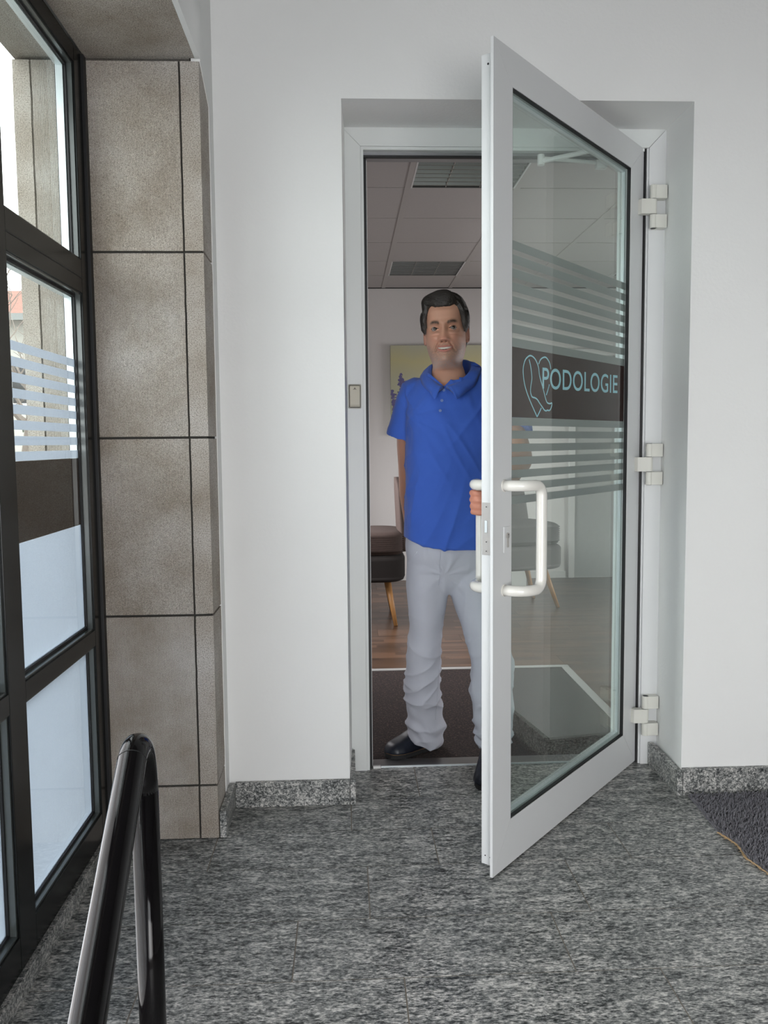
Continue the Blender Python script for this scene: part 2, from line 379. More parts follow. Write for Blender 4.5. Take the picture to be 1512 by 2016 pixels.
for (a0, b0), (a1, b1) in zip(cols, cols[1:]):
    wbox('mullion', (XB, XF, b1, a0, .05, 2.366), m_anthracite, .0015)
for a, b in cols:
    wbox('bottom_rail', (XB, XF-.0004, a, b, .05, .131), m_anthracite, .001)
    wbox('transom', (XB, XF-.0004, a, b, .647, .694), m_anthracite, .001)
    wbox('transom', (XB, XF-.0004, a, b, 1.678, 1.772), m_anthracite, .001)
    wbox('top_rail', (XB, XF-.0004, a, b, 2.318, 2.366), m_anthracite, .001)
    bm = bmesh.new()
    box(bm, XF-.0006, XF+.0006, a, b, 1.7185, 1.7215); o = obj('sash_joint', bm, m_black, win); o.matrix_parent_inverse = WP
XG = -.776; XG2 = -.800
m_bead = plain('glazing_bead', (.07, .08, .078), .2, 0, var=.05, spec=.7)
m_glass_out = glass_mat('outer_glass', (.95, .985, .965), .35)
for ci, (a, b) in enumerate(cols):
    for ri, (z0, z1) in enumerate(rowsz):
        # glazing bead (light satin), gasket, spacer bar, two panes
        def ring(name, x0, x1, ins0, ins1, mat, bev=0):
            bm = bmesh.new()
            A0, B0, C0, D0 = a+ins0, b-ins0, z0+ins0, z1-ins0; A1, B1, C1, D1 = a+ins1, b-ins1, z0+ins1, z1-ins1
            box(bm, x0, x1, A0, A1, C0, D0); box(bm, x0, x1, B1, B0, C0, D0)
            box(bm, x0, x1, A1, B1, C0, C1); box(bm, x0, x1, A1, B1, D1, D0)
            o = obj(name, bm, mat, win); o.matrix_parent_inverse = WP
        ring('glazing_bead', XG+.006, XF-.006, 0, .006, m_bead)
        ring('gasket', XG+.0004, XG+.0058, 0, .013, m_black)
        if ci < 4: ring('spacer_bar', XG2+.0015, XG-.0025, .009, .015, m_spacer)
        for xg, mg in ((XG, m_glass), (XG2, m_glass_out)):
            bm = bmesh.new(); vs = [bm.verts.new((xg, y, z)) for y, z in ((a, z0), (b, z0), (b, z1), (a, z1))]; bm.faces.new(vs)
            o = obj('glass_pane', bm, mg, win); o.matrix_parent_inverse = WP
        def film(z_0, z_1, mat, name):
            bm = bmesh.new(); box(bm, XG-.0013, XG-.0008, a, b-.012, z_0, z_1)
            o = obj(name, bm, mat, win); o.matrix_parent_inverse = WP
        if ri == 0: film(z0, z1, m_frost, 'frosted_film')
        if ri == 1:
            film(z0, 1.010, m_frost, 'frosted_film'); film(1.0105, 1.2045, m_brown_w, 'brown_film_band')
            for k in range(8):
                zb = 1.205+.0372*k; film(zb, zb+.0225, m_frost, 'frosted_stripe')
# ---- door frame in the niche (front plane y=3.11)
df = empty('trim_1', (.6, 3.13, 0), kind='structure', label='light grey metal door frame set deep in the niche', category='door frame')
DP = Matrix.Translation(-Vector(df.location))
def dbox(name, d, mat, bevel=0, **kw):
    o = boxo(name, d, mat, df, bevel, **kw); o.matrix_parent_inverse = DP; return o
FY = 3.112
def frame_poly(name, pts, y0, y1, mat):
    bm = bmesh.new(); prism(bm, pts, lambda u, v, d: (u, d, v), y0, y1); o = obj(name, bm, mat, df); o.matrix_parent_inverse = DP; return o
frame_poly('latch_post', [(.0005, .0), (.066, .0), (.066, 2.299), (.0005, 2.364)], FY, 3.19, m_frame_in)
frame_poly('frame_head', [(.0007, 2.3645), (.0665, 2.2995), (1.115, 2.2995), (1.178, 2.3645)], FY, 3.19, m_frame_in)
frame_poly('hinge_post', [(1.116, .0), (1.1775, .0), (1.1775, 2.3635), (1.116, 2.2985)], FY-.003, 3.19, m_alu)
dbox('rebate_strip', (.0665, .0765, FY+.004, 3.19, .0, 2.299), m_frame_in)
dbox('rebate_strip', (.0765, 1.10, FY+.004, 3.19, 2.288, 2.299), m_frame_in)
dbox('rebate_strip', (1.1095, 1.1155, FY+.004, 3.19, .0, 2.299), m_alu); dbox('rubber_seal', (1.1037, 1.1093, FY+.010, FY+.0195, 0, 2.299), m_black)
dbox('inner_rail', (.0765, 1.10, FY+.030, 3.20, 2.272, 2.288), m_alu_dark)
dbox('rubber_seal', (.0766, .087, FY+.03, FY+.044, 0, 2.272), m_black)
dbox('rubber_seal', (.0765, 1.10, FY+.012, FY+.026, 2.264, 2.2715), m_black)
dbox('inner_jamb', (.0766, .089, FY+.045, 3.20, 0, 2.264), m_alu)
dbox('inner_jamb', (1.094, 1.1035, FY+.045, 3.20, 0, 2.264), m_alu)
dbox('rubber_seal', (1.099, 1.1034, FY+.02, FY+.044, 0, 2.272), m_black)
th = empty('door_threshold', (.6, 3.17, 0), label='flat metal door threshold strip between granite floor and brown mat', category='threshold')
o = boxo('threshold_plate', (.0895, 1.0935, 3.142, 3.215, -.01, .004), m_alu_dark, th, .001); o.matrix_parent_inverse = Matrix.Translation(-Vector(th.location))
o = boxo('threshold_lip', (.12, 1.0935, 3.137, 3.1418, 0, .006), m_spacer, th); o.matrix_parent_inverse = Matrix.Translation(-Vector(th.location))
o = boxo('drain_cap', (.0895, .118, 3.128, 3.1418, 0, .010), m_white_pl, th, .001); o.matrix_parent_inverse = Matrix.Translation(-Vector(th.location))

# ================================================================== THE OPEN GLAZED DOOR (local: x = along leaf, y = toward viewer, z up)
ANG = math.atan2(-.76814694, -.6402736)
A = (1.103, 3.128, 0)
door = empty('door_1', A, ANG, kind='structure', label='open white framed glass door with brown PODOLOGIE band', category='door')
S0, S1, Z0, Z1 = 0.003, 1.097, .006, 2.300
G0, G1, GZ0, GZ1 = .123, .992, .141, 2.203
def dp(u, v, d): return (u, d, v)
def leafpoly(name, pts, d0, d1, mat, bev=0):
    bm = bmesh.new(); prism(bm, pts, dp, d0, d1)
    if bev: bmesh.ops.bevel(bm, geom=list(bm.edges), offset=bev, segments=1, affect='EDGES')
    return obj(name, bm, mat, door)
def mitered(a, b, c, d, A_, B_, C_, D_):
    # outer a..b x c..d, inner A..B x C..D  -> four trapezoids: stile(low s), stile(high s), rail(bottom), rail(top)
    return [('stile', [(a, c), (A_, C_), (A_, D_), (a, d)]), ('stile', [(b, c), (b, d), (B_, D_), (B_, C_)]),
            ('bottom_rail', [(a, c), (b, c), (B_, C_), (A_, C_)]), ('top_rail', [(a, d), (A_, D_), (B_, D_), (b, d)])]
g = .00035
BS0, BS1, BZ0, BZ1 = .022, 1.073, .026, 2.272
for (nm, P1), (_, P2) in zip(mitered(S0, S1, Z0, Z1, G0, G1, GZ0, GZ1), mitered(BS0, BS1, BZ0, BZ1, G0, G1, GZ0, GZ1)):
    def shr(P):
        c = np.mean(P, 0); out = []
        for p in P:
            v = np.array(p)-c; n = np.linalg.norm(v); out.append(tuple(c+v*(1-g*1.4/n)))
        return out
    bm = bmesh.new(); prism(bm, shr(P1), dp, -.0085, 0); prism(bm, shr(P2), dp, -.050, -.0087)
    obj(nm, bm, m_alu, door)
# dark groove between flange and body
boxo('edge_groove_seal', (BS1+.0002, BS1+.004, -.0125, -.0088, BZ0, BZ1-.002), m_black, door)
# gasket, glass, spacer
def lring(name, d0, d1, i0, i1, mat, parent=door):
    bm = bmesh.new(); a0, a1, c0, c1 = G0+i0, G1-i0, GZ0+i0, GZ1-i0; b0, b1, e0, e1 = G0+i1, G1-i1, GZ0+i1, GZ1-i1
    box(bm, a0, b0, d0, d1, c0, c1); box(bm, b1, a1, d0, d1, c0, c1); box(bm, b0, b1, d0, d1, c0, e0); box(bm, b0, b1, d0, d1, e1, c1)
    return obj(name, bm, mat, parent)
lring('rubber_gasket', -.0135, -.0015, 0.0002, .0035, m_black)
lring('spacer_bar', -.0285, -.0176, .006, .014, m_spacer)
lring('rubber_gasket', -.0490, -.0395, 0.0002, .004, m_alu)
for y in (-.0155, -.0300):
    bm = bmesh.new(); bm.faces.new([bm.verts.new(c) for c in ((G0, y, GZ0), (G1, y, GZ0), (G1, y, GZ1), (G0, y, GZ1))])
    obj('glass_pane', bm, m_glass_door, door)
FO = -.0162
def lfilm(name, z0, z1, mat, s0=G0+.0005, s1=G1-.0005):
    return boxo(name, (s0, s1, FO-.0006, FO, z0, z1), mat, door)
band = lfilm('brown_film_band', 1.3100, 1.5090, m_brown)
for k in range(7): lfilm('frosted_stripe', 1.3097-.0377*k-.0232, 1.3097-.0377*k, m_frost_door)
for k in range(8): lfilm('frosted_stripe', 1.5093+.0386*k, 1.5093+.0386*k+.0245, m_frost_door)
# lettering
def lettering(txt, s_left, z_base, width, height, slope):
    cu = bpy.data.curves.new('t', 'FONT'); cu.body = txt; cu.size = 1; cu.offset = .006; cu.space_character = 1.04; cu.resolution_u = 6
    o = bpy.data.objects.new('t', cu); COL.objects.link(o)
    dg = bpy.context.evaluated_depsgraph_get(); dg.update()
    me = bpy.data.meshes.new_from_object(o.evaluated_get(dg)); bpy.data.objects.remove(o)
    co = np.array([v.co[:] for v in me.vertices]); mn, mxx = co.min(0), co.max(0)
    for v in me.vertices:
        u = (v.co.x-mn[0])/(mxx[0]-mn[0]); q = (v.co.y-mn[1])/(mxx[1]-mn[1])
        v.co = (s_left-u*width, FO+.0004+.0002, z_base+q*height+slope*u)
    me.update(); return me
me = lettering('PODOLOGIE', .7735, 1.3985, .588, .0645, .0100)
link('lettering', me, m_aqua, band, label='light blue lettering PODOLOGIE')
def ribbon(bm, P, wdt, y):
    """flat band of even width along a smooth polyline of (s,z)"""
    Q = []
    for i in range(len(P)-1):
        p0, p1, p2, p3 = (np.array(P[j]) for j in (max(i-1, 0), i, i+1, min(i+2, len(P)-1)))
        for k in range(5):
            t = k/5; Q.append(.5*(2*p1+(p2-p0)*t+(2*p0-5*p1+4*p2-p3)*t*t+(3*p1-p0-3*p2+p3)*t**3))
    Q.append(np.array(P[-1])); L, R = [], []
    for i, q in enumerate(Q):
        t = Q[min(i+1, len(Q)-1)]-Q[max(i-1, 0)]; t = t/np.linalg.norm(t); n = np.array((-t[1], t[0]))*wdt/2
        L.append(bm.verts.new((q[0]+n[0], y, q[1]+n[1]))); R.append(bm.verts.new((q[0]-n[0], y, q[1]-n[1])))
    for i in range(len(Q)-1): bm.faces.new((L[i], L[i+1], R[i+1], R[i]))
bm = bmesh.new()
L1 = [(.8072,.0139),(.8588,.0666),(.8855,.1037),(.8956,.1357),(.8947,.1574),(.8833,.1771),(.8659,.1878),(.8512,.1917),(.8333,.1889),(.8152,.1792),(.7997,.1608),(.7933,.1389),(.7839,.1226),(.768,.0981),(.7552,.076),(.7455,.0621),(.7359,.0567),(.7198,.0558),(.7101,.0581),(.7087,.0518),(.7163,.0401),(.7259,.0346),(.7387,.0352),(.7482,.0329),(.7609,.036),(.7736,.0442),(.7892,.0536),(.8047,.0643),(.82,.0694),(.8381,.0715),(.8459,.0781),(.8502,.0889),(.8474,.1055),(.8416,.1251),(.8448,.1442),(.8509,.163),(.86,.1801)]
def zup(P): return [(a, b+1.30) for a, b in P]
ribbon(bm, zup(L1), .0046, FO+.0006)
ribbon(bm, zup([(.7986,.1706),(.7877,.1839),(.7693,.1922),(.7505,.1936),(.7313,.1837),(.7215,.1716),(.7181,.1604)]), .0046, FO+.00065)
ribbon(bm, zup([(.7271,.1142),(.7364,.0966),(.7476,.0805)]), .0046, FO+.0007)
ribbon(bm, zup([(.8072,.0139),(.792,.0282),(.7797,.0412)]), .0046, FO+.0007)
obj('heart_and_foot_emblem', bm, m_aqua, band, label='light blue line emblem of a heart and a foot')
# pull handles, outside and inside
def handle(sign, base, name, label):
    zt, zb = 1.118, .823; r = .0155
    def P(s, off, z): return Vector((s, base+sign*off, z))
    S, SB, O1, O2 = 1.035, .952, .045, .074
    raw = [P(S, 0, zt), P(S, O1*.75, zt), P(S-.02, O2*.92, zt), P(SB+.02, O2, zt), P(SB, O2, zt-.004)]
    top = [P(S, 0, zt), P(S-.001, .02, zt), P(S-.004, .036, zt), P(S-.012, .050, zt), P(S-.024, .060, zt), P(S-.040, .067, zt), P(S-.055, .071, zt)]
    cx, cz = S-.055, zt-.028
    top += [P(cx-.028*math.sin(a), .071+.003*a/1.57, cz+.028*math.cos(a)) for a in (.3, .6, .9, 1.2, 1.57)]
    bot = [Vector((p.x, p.y, zt+zb-p.z)) for p in top][::-1]
    pts = top+[P(SB, .074, zt-.1), P(SB, .074, zb+.1)]+bot
    bm = bmesh.new(); tube(bm, pts, r, 20)
    for z in (zt, zb): tube(bm, [P(S, -.0005, z), P(S, .003, z)], .0175, 20)
    return obj(name, bm, m_handle, door, True, label=label)
handle(1, 0, 'pull_handle', 'cream D-shaped pull handle on the outside')
handle(-1, -.050, 'pull_handle', 'cream pull handle on the room side, gripped by a hand')
# lock
lk = boxo('lock_faceplate', (BS1, BS1+.0022, -.0475, -.0185, .925, 1.072), m_steel, door, .0008)
boxo('latch_bolt', (BS1+.0022, BS1+.0052, -.038, -.030, .988, 1.022), m_spacer, lk, .001)
for z in (1.060, .962, .936):
    bm = bmesh.new(); tube(bm, [(BS1+.0022, -.033, z), (BS1+.0032, -.033, z)], .0045, 16); sc = obj('screw', bm, m_steel, lk)
    bm = bmesh.new(); tube(bm, [(BS1+.0032, -.033, z), (BS1+.0035, -.033, z)], .0018, 10); obj('screw_socket', bm, m_black, lk)
esc = boxo('lock_escutcheon', (1.006, 1.040, 0, .0035, .929, 1.003), m_alu, door, .001)
bm = bmesh.new(); tube(bm, [(1.022, .0035, .977), (1.022, .007, .977)], .0085, 20); box(bm, 1.0175, 1.0265, .0035, .007, .944, .972, bevel=.003)
obj('lock_cylinder', bm, m_steel, esc)
bm = bmesh.new(); box(bm, 1.0212, 1.0228, .007, .0073, .971, .983); box(bm, 1.0195, 1.0245, .0069, .0072, .9785, .9815); obj('keyhole', bm, m_black, esc)
for s, z in ((-.022, .05), (-.038, .052)):
    bm = bmesh.new(); tube(bm, [(BS1, s, z), (BS1+.0006, s, z)], .002, 10); obj('edge_screw', bm, m_black, door)
bm = bmesh.new(); tube(bm, [(BS1, -.03, 2.245), (BS1+.0006, -.03, 2.245)], .003, 10); obj('edge_screw', bm, m_black, door)
# hinges (world placed, parented to the frame): knuckle on post, middle on leaf
def hinge(zc):
    e = empty('hinge', (1.13, 3.085, zc), parent=df, label='cream three-knuckle door hinge'); e.matrix_parent_inverse = DP
    P = Matrix.Translation(-Vector((0, 0, 0)))
    for k, (z0, z1) in enumerate(((.028, .076), (-.076, -.028))):
        bm = bmesh.new(); tube(bm, [(-.006, 0, z0), (-.006, 0, z1)], .0125, 24)
        box(bm, -.004, .042, -.010, .025, z0, z1, bevel=.0015)
        obj('hinge_knuckle', bm, m_hinge, e)
        bm = bmesh.new(); tube(bm, [(-.006, 0, z1), (-.006, 0, z1+.0012)], .0095, 20); obj('hinge_cap', bm, m_black, e)
        bm = bmesh.new(); tube(bm, [(-.006, 0, z0-.0012), (-.006, 0, z0)], .0095, 20); obj('hinge_cap', bm, m_black, e)
    bm = bmesh.new(); tube(bm, [(-.006, 0, -.0262), (-.006, 0, .0262)], .0125, 24)
    # arm reaching onto the leaf face, following its slant
    prism(bm, [(-.006, -.0125), (.006, -.002), (.002, .010), (-.040, .018), (-.060, .006), (-.052, -.010)], lambda u, v, d: (u, v, d), -.0262, .0262)
    obj('hinge_arm', bm, m_hinge, e)
for zc in (2.083, 1.152, .198): hinge(zc)
# door closer arms seen through the glass
dc = empty('door_closer', (.9, 3.16, 2.25), label='white folding closer arm between leaf top and frame head', category='door closer')
DCP = Matrix.Translation(-Vector(dc.location))
bm = bmesh.new(); tube(bm, [(.716, 3.10, 2.245), (.905, 2.955, 2.245)], (.0085), 8); o = obj('main_arm', bm, m_white_pl, dc); o.matrix_parent_inverse = DCP
bm = bmesh.new(); tube(bm, [(.716, 3.10, 2.257), (.95, 3.15, 2.257)], .007, 8); o = obj('guide_arm', bm, m_white_pl, dc); o.matrix_parent_inverse = DCP
bm = bmesh.new(); tube(bm, [(.716, 3.10, 2.232), (.716, 3.10, 2.268)], .013, 16); o = obj('elbow_joint', bm, m_white_pl, dc); o.matrix_parent_inverse = DCP
bm = bmesh.new(); box(bm, .93, .97, 3.135, 3.16, 2.235, 2.288, bevel=.003); o = obj('frame_bracket', bm, m_white_pl, dc); o.matrix_parent_inverse = DCP
# doorbell button on the left frame post
db = empty('bell_button', (.036, FY, 1.411), label='small beige rocker bell button on the left door frame post', category='bell button')
bm = bmesh.new(); box(bm, -.0235, .0235, -.006, 0, -.0445, .0435, bevel=.004); obj('button_surround', bm, plain('bell_surround', (.50, .48, .43), .4), db)
bm = bmesh.new(); box(bm, -.0200, .0200, -.0075, -.0061, -.041, .040, bevel=.003); obj('button_well', bm, m_black, db)
bm = bmesh.new()
prism(bm, [(-.039, -.0078), (-.039, -.0095), (-.032, -.0130), (.036, -.0105), (.039, -.0078)], lambda u, v, d: (d, v, u), -.0185, .0185)
bmesh.ops.bevel(bm, geom=list(bm.edges), offset=.0008, segments=1, affect='EDGES'); rk = obj('rocker', bm, m_beige, db)
bm = bmesh.new()
prism(bm, [(-.004, .0262), (.004, .0262), (.0022, .0292), (0, .0315), (-.0022, .0292)], lambda u, v, d: (u, d, v), -.0116, -.0109); prism(bm, [(-.0068, .0240), (.0068, .0240), (.0068, .0252), (-.0068, .0252)], lambda u, v, d: (u, d, v), -.0116, -.0109)
obj('bell_symbol', bm, plain('symbol_brown', (.10, .08, .06), .6), rk)

# ================================================================== HANDRAIL
R_ = .0212
hr = empty('handrail', (-.32, 1.3, 0), label='glossy black tubular handrail in the left foreground', category='handrail')
HP = Matrix.Translation(-Vector(hr.location))
top = Vector((-.322, 1.30, .790)); e1 = Vector((-.298, .90, .585)); e2 = Vector((-.262, .30, .278))
d = (top-e1).normalized()
c = []
bend_r = .055
# arc from rising rail to vertical post
pA = Vector((-.3235, 1.238, .775)); pB = Vector((-.322, 1.298, .70))
for t in [k/11 for k in range(12)]:
    q = pA*(1-t)**2+2*(1-t)*t*Vector((-.3238, 1.298, .806))+pB*t*t; c.append(q)
bm = bmesh.new(); tube(bm, [e2, e1]+c[:], R_, 28); o = obj('rail_tube', bm, m_rail, hr, True); o.matrix_parent_inverse = HP
bm = bmesh.new(); tube(bm, [Vector((-.322, 1.298, .6998)), (-.320, 1.298, .003)], R_, 28); o = obj('post', bm, m_rail, hr, True); o.matrix_parent_inverse = HP
bm = bmesh.new(); tube(bm, [Vector((-.262, .30, .280)), (-.262, .30, .003)], R_, 28); o = obj('post', bm, m_rail, hr, True); o.matrix_parent_inverse = HP
for x, y in ((-.320, 1.298), (-.262, .30)):
    bm = bmesh.new(); tube(bm, [(x, y, 0.0002), (x, y, .006)], .045, 28); o = obj('base_plate', bm, m_rail, hr); o.matrix_parent_inverse = HP
bm = bmesh.new(); tube(bm, [pA-d*.004, pA-d*.0025], R_+.0004, 28); o = obj('tube_joint', bm, m_black, hr); o.matrix_parent_inverse = HP

# ================================================================== SHAGGY DOORMAT (right)
mt = empty('door_mat', (1.6, 2.5, 0), label='shaggy grey door mat with a frayed jute edge, right', category='mat')
MP = Matrix.Translation(-Vector(mt.location))
EDGE = [(1.178, 2.802), (1.175, 2.72), (1.166, 2.62), (1.160, 2.52), (1.185, 2.44), (1.172, 2.36), (1.19, 2.27), (1.20, 2.1), (1.20, 1.95)]
def edge_x(y):
    for (xa, ya), (xb, yb) in zip(EDGE, EDGE[1:]):
        if yb <= y <= ya: return xa+(xb-xa)*(ya-y)/(ya-yb)
    return 1.2
bm = bmesh.new(); prism(bm, EDGE+[(2.04, 1.95), (2.04, 2.802)], lambda u, v, d: (u, v, d), .0006, .006)
m_mat = plain('mat_fibre', (.20, .195, .215), .95, var=.6, scale=260)
o = obj('mat_backing', bm, m_mat, mt); o.matrix_parent_inverse = MP
bm = bmesh.new(); V = []; Fc = []
def tuft(x, y, h, w_, lean):
    a = random.uniform(0, 2*PI); ca, sa = math.cos(a), math.sin(a); lx, ly = lean
    base = len(V)
    for (z, ww, k) in ((.004, w_, 0), (h*.6, w_*1.15, .5), (h, w_*.45, 1.0)):
        for j in range(4):
            b = a+j*PI/2; V.append((x+ww*math.cos(b)+lx*k, y+ww*math.sin(b)+ly*k, z))
    for L in (0, 4):
        for j in range(4): Fc.append((base+L+j, base+L+(j+1) % 4, base+L+4+(j+1) % 4, base+L+4+j))
    Fc.append((base+8, base+9, base+10, base+11))
n_t = 0
while n_t < 19000:
    y = random.uniform(2.0, 2.797); x = random.uniform(1.16, 1.80)
    if x < edge_x(y)+.003: continue
    if y < 2.0+0: continue
    n_t += 1
    le = .012 if x < edge_x(y)+.02 else .007
    tuft(x, min(y, 2.795), random.uniform(.010, .021), random.uniform(.0013, .0026), (random.gauss(0, .005)-(.006 if x < edge_x(y)+.012 else 0), random.gauss(0, .005)-.002))
me = bpy.data.meshes.new('mat_pile'); me.from_pydata(V, [], Fc); me.update()
o = link('mat_pile', me, m_mat, mt, kind='stuff'); o.matrix_parent_inverse = MP
bm = bmesh.new()
for k in range(5):
    pts = []
    for y in np.linspace(2.52, 1.98, 40):
        pts.append((edge_x(y)-.003+random.uniform(-.003, .003), y, .003+random.uniform(0, .004)))
    tube(bm, pts, .0012, 5)
for k in range(70):
    y = random.uniform(2.0, 2.50); x = edge_x(y)-.002
    tube(bm, [(x, y, .003), (x-random.uniform(.002, .009), y+random.uniform(-.006, .006), .002)], .0006, 4)
o = obj('jute_fringe', bm, m_jute, mt, kind='stuff'); o.matrix_parent_inverse = MP

# ================================================================== THE PRACTICE ROOM BEHIND THE DOOR
ZC = 2.60; YW = 7.55; RX0, RX1 = -.85, 4.2
bm = bmesh.new(); box(bm, RX0, RX1, YW, YW+.1, 0, ZC+.2); obj('wall_room_back', bm, m_plaster_room, kind='structure', label='white far wall of the practice room', category='wall')
bm = bmesh.new(); box(bm, RX0-.1, RX0, 3.2, YW, 0, ZC+.2); obj('wall_room_left', bm, m_plaster_room, kind='structure', label='white left wall of the practice room', category='wall')
bm = bmesh.new(); box(bm, RX1, RX1+.1, 3.2, YW, 0, ZC+.2); obj('wall_room_right', bm, m_plaster_room, kind='structure', label='white right wall of the practice room', category='wall')
bm = bmesh.new(); box(bm, RX0, .0, 3.2, 3.3, 0, ZC+.2); box(bm, 1.178, RX1, 3.2, 3.3, 0, ZC+.2); box(bm, .0, 1.178, 3.2, 3.3, 2.40, ZC+.2)
obj('wall_room_front', bm, m_plaster_room, kind='structure', label='practice room side of the wall that holds the glass door', category='wall')
# suspended ceiling
ce = empty('ceiling_room', (1, 5.4, ZC), kind='structure', label='suspended panel ceiling with grey rails in the practice room', category='ceiling')
CP = Matrix.Translation(-Vector(ce.location))
ylines = [3.30, 3.42, 4.03, 4.63, 5.245, 5.87, 6.46, 7.0, YW]
xlines = [RX0, -.235, .350, .940, 1.585, 2.20, 2.80, 3.4, 4.0, RX1]
lights = {(.350, 4.03), (.350, 6.46), (1.585, 4.03), (2.20, 6.46)}
for xa, xb in zip(xlines, xlines[1:]):
    for ya, yb in zip(ylines, ylines[1:]):
        if (xa, ya) in lights: continue
        o = boxo('ceiling_panel', (xa+.003, xb-.003, ya+.002, yb-.002, ZC+.001, ZC+.018), m_ceil, ce, 0); o.matrix_parent_inverse = CP
for xa in xlines[1:-1]:
    o = boxo('ceiling_rail', (xa-.016, xa+.016, 3.3, YW, ZC-.003, ZC+.0005), m_ceilrail, ce); o.matrix_parent_inverse = CP
for ya in ylines[1:-1]:
    for xa, xb in zip(xlines, xlines[1:]):
        o = boxo('cross_rail', (xa+.016, xb-.016, ya-.004, ya+.004, ZC-.0015, ZC+.0005), m_ceilrail, ce); o.matrix_parent_inverse = CP
bm = bmesh.new(); box(bm, RX0, RX1, 3.3, YW, ZC+.12, ZC+.2); o = obj('slab', bm, m_ceilrail, ce); o.matrix_parent_inverse = CP
bm = bmesh.new(); box(bm, RX0, RX1, YW-.012, YW-.0005, ZC-.006, ZC+.0005); o = obj('shadow_gap', bm, m_black, ce); o.matrix_parent_inverse = CP
def lamp(xa, xb, ya, yb, label):
    L = empty('louvre_light', ((xa+xb)/2, (ya+yb)/2, ZC), label=label, category='ceiling light')
    w_, h_ = (xb-xa)/2-.02, (yb-ya)/2-.006
    bm = bmesh.new(); box(bm, -w_, w_, -h_, h_, .085, .09); box(bm, -w_, -w_+.002, -h_, h_, .0, .085); box(bm, w_-.002, w_, -h_, h_, 0, .085)
    box(bm, -w_, w_, -h_, -h_+.002, 0, .085); box(bm, -w_, w_, h_-.002, h_, 0, .085)
    obj('housing', bm, m_louvre, L)
    for k in (-1, 1): boxo('edge_strip', (k*(w_+.001)-.004, k*(w_+.001)+.004, -h_, h_, -.004, .001), m_alu, L)
    for k in (-1/3, 1/3):
        boxo('divider', (w_*k-.002, w_*k+.002, -h_+.004, h_-.004, .002, .05), m_steel, L)
    for k in range(9):
        y = -h_+(k+.5)*2*h_/9
        bm = bmesh.new(); prism(bm, [(y-.006, .002), (y+.006, .002), (y+.022, .05), (y-.022, .05)], lambda u, v, d: (d, u, v), -w_+.004, w_-.004)
        obj('louvre_blade', bm, m_louvre, L)
lamp(.350, .940, 4.03, 4.63, 'unlit grey louvre ceiling light nearest the door')
lamp(.350, .940, 6.46, 7.0, 'unlit grey louvre ceiling light above the far wall, beyond the nearer one')
lamp(1.585, 2.20, 4.03, 4.63, 'unlit louvre ceiling light right of the doorway behind the glass')
lamp(2.20, 2.80, 6.46, 7.0, 'unlit louvre ceiling light at the far right of the room')
# floor: coir mat by the door, laminate planks beyond
fl = empty('floor_room', (1, 5, 0), kind='structure', label='brown wood plank floor of the practice room', category='floor')
FP = Matrix.Translation(-Vector(fl.location))
def wood(name, base):
    m, nt, b = new_mat(name)
    v = mapped(nt, (1, 1, 1), 'World', rand=6)
    sp = N(nt, 'ShaderNodeSeparateXYZ'); nt.links.new(v, sp.inputs[0])
    yy = mathn(nt, 'FLOOR', mathn(nt, 'MULTIPLY', sp.outputs[1], 15.4))
    xx = mathn(nt, 'FLOOR', mathn(nt, 'ADD', mathn(nt, 'MULTIPLY', sp.outputs[0], 2.6), mathn(nt, 'MULTIPLY', yy, .37)))
    cb = N(nt, 'ShaderNodeCombineXYZ'); nt.links.new(xx, cb.inputs[0]); nt.links.new(yy, cb.inputs[1])
    wn = N(nt, 'ShaderNodeTexWhiteNoise'); nt.links.new(cb.outputs[0], wn.inputs['Vector'])
    gr = N(nt, 'ShaderNodeTexNoise'); mp = N(nt, 'ShaderNodeMapping'); mp.inputs['Scale'].default_value = (3, 60, 60)
    nt.links.new(v, mp.inputs['Vector']); nt.links.new(mp.outputs[0], gr.inputs['Vector']); setin(gr, Scale=1, Detail=5)
    s = mathn(nt, 'ADD', mathn(nt, 'MULTIPLY', wn.outputs['Value'], .5), mathn(nt, 'MULTIPLY', gr.outputs['Fac'], .6))
    c = ramp(nt, s, [(.2, (base[0]*.45, base[1]*.45, base[2]*.45)), (.55, base), (.95, tuple(x*1.9 for x in base))])
    nt.links.new(c, b.inputs['Base Color']); setin(b, Roughness=.32)
    return m
m_wood = wood('walnut_laminate', (.085, .047, .029))
o = boxo('subfloor', (RX0, RX1, 3.2, YW, -.05, -.0105), m_mortar, fl); o.matrix_parent_inverse = FP
yrow = 3.22; ri = 0
while yrow < YW-.01:
    y1 = min(yrow+.193, YW); x = RX0-random.uniform(.1, 1.1)
    while x < RX1:
        x1 = x+1.28; a, b = max(x, RX0), min(x1, RX1)
        segs = [(a, b)]
        if y1 < 4.56:   # the coir mat well is cut out of the planks
            segs = [(a, min(b, -.60)), (max(a, 1.215), b)]
        for s0, s1 in segs:
            if s1-s0 > .03: o = boxo('floor_plank', (s0+.0006, s1-.0006, yrow+.0006, y1-.0006, -.010, 0), m_wood, fl); o.matrix_parent_inverse = FP
        x = x1
    yrow += .193; ri += 1
cm = empty('coir_mat', (.3, 3.9, 0), label='dark brown fitted entrance mat just inside the doorway', category='mat')
KP = Matrix.Translation(-Vector(cm.location))
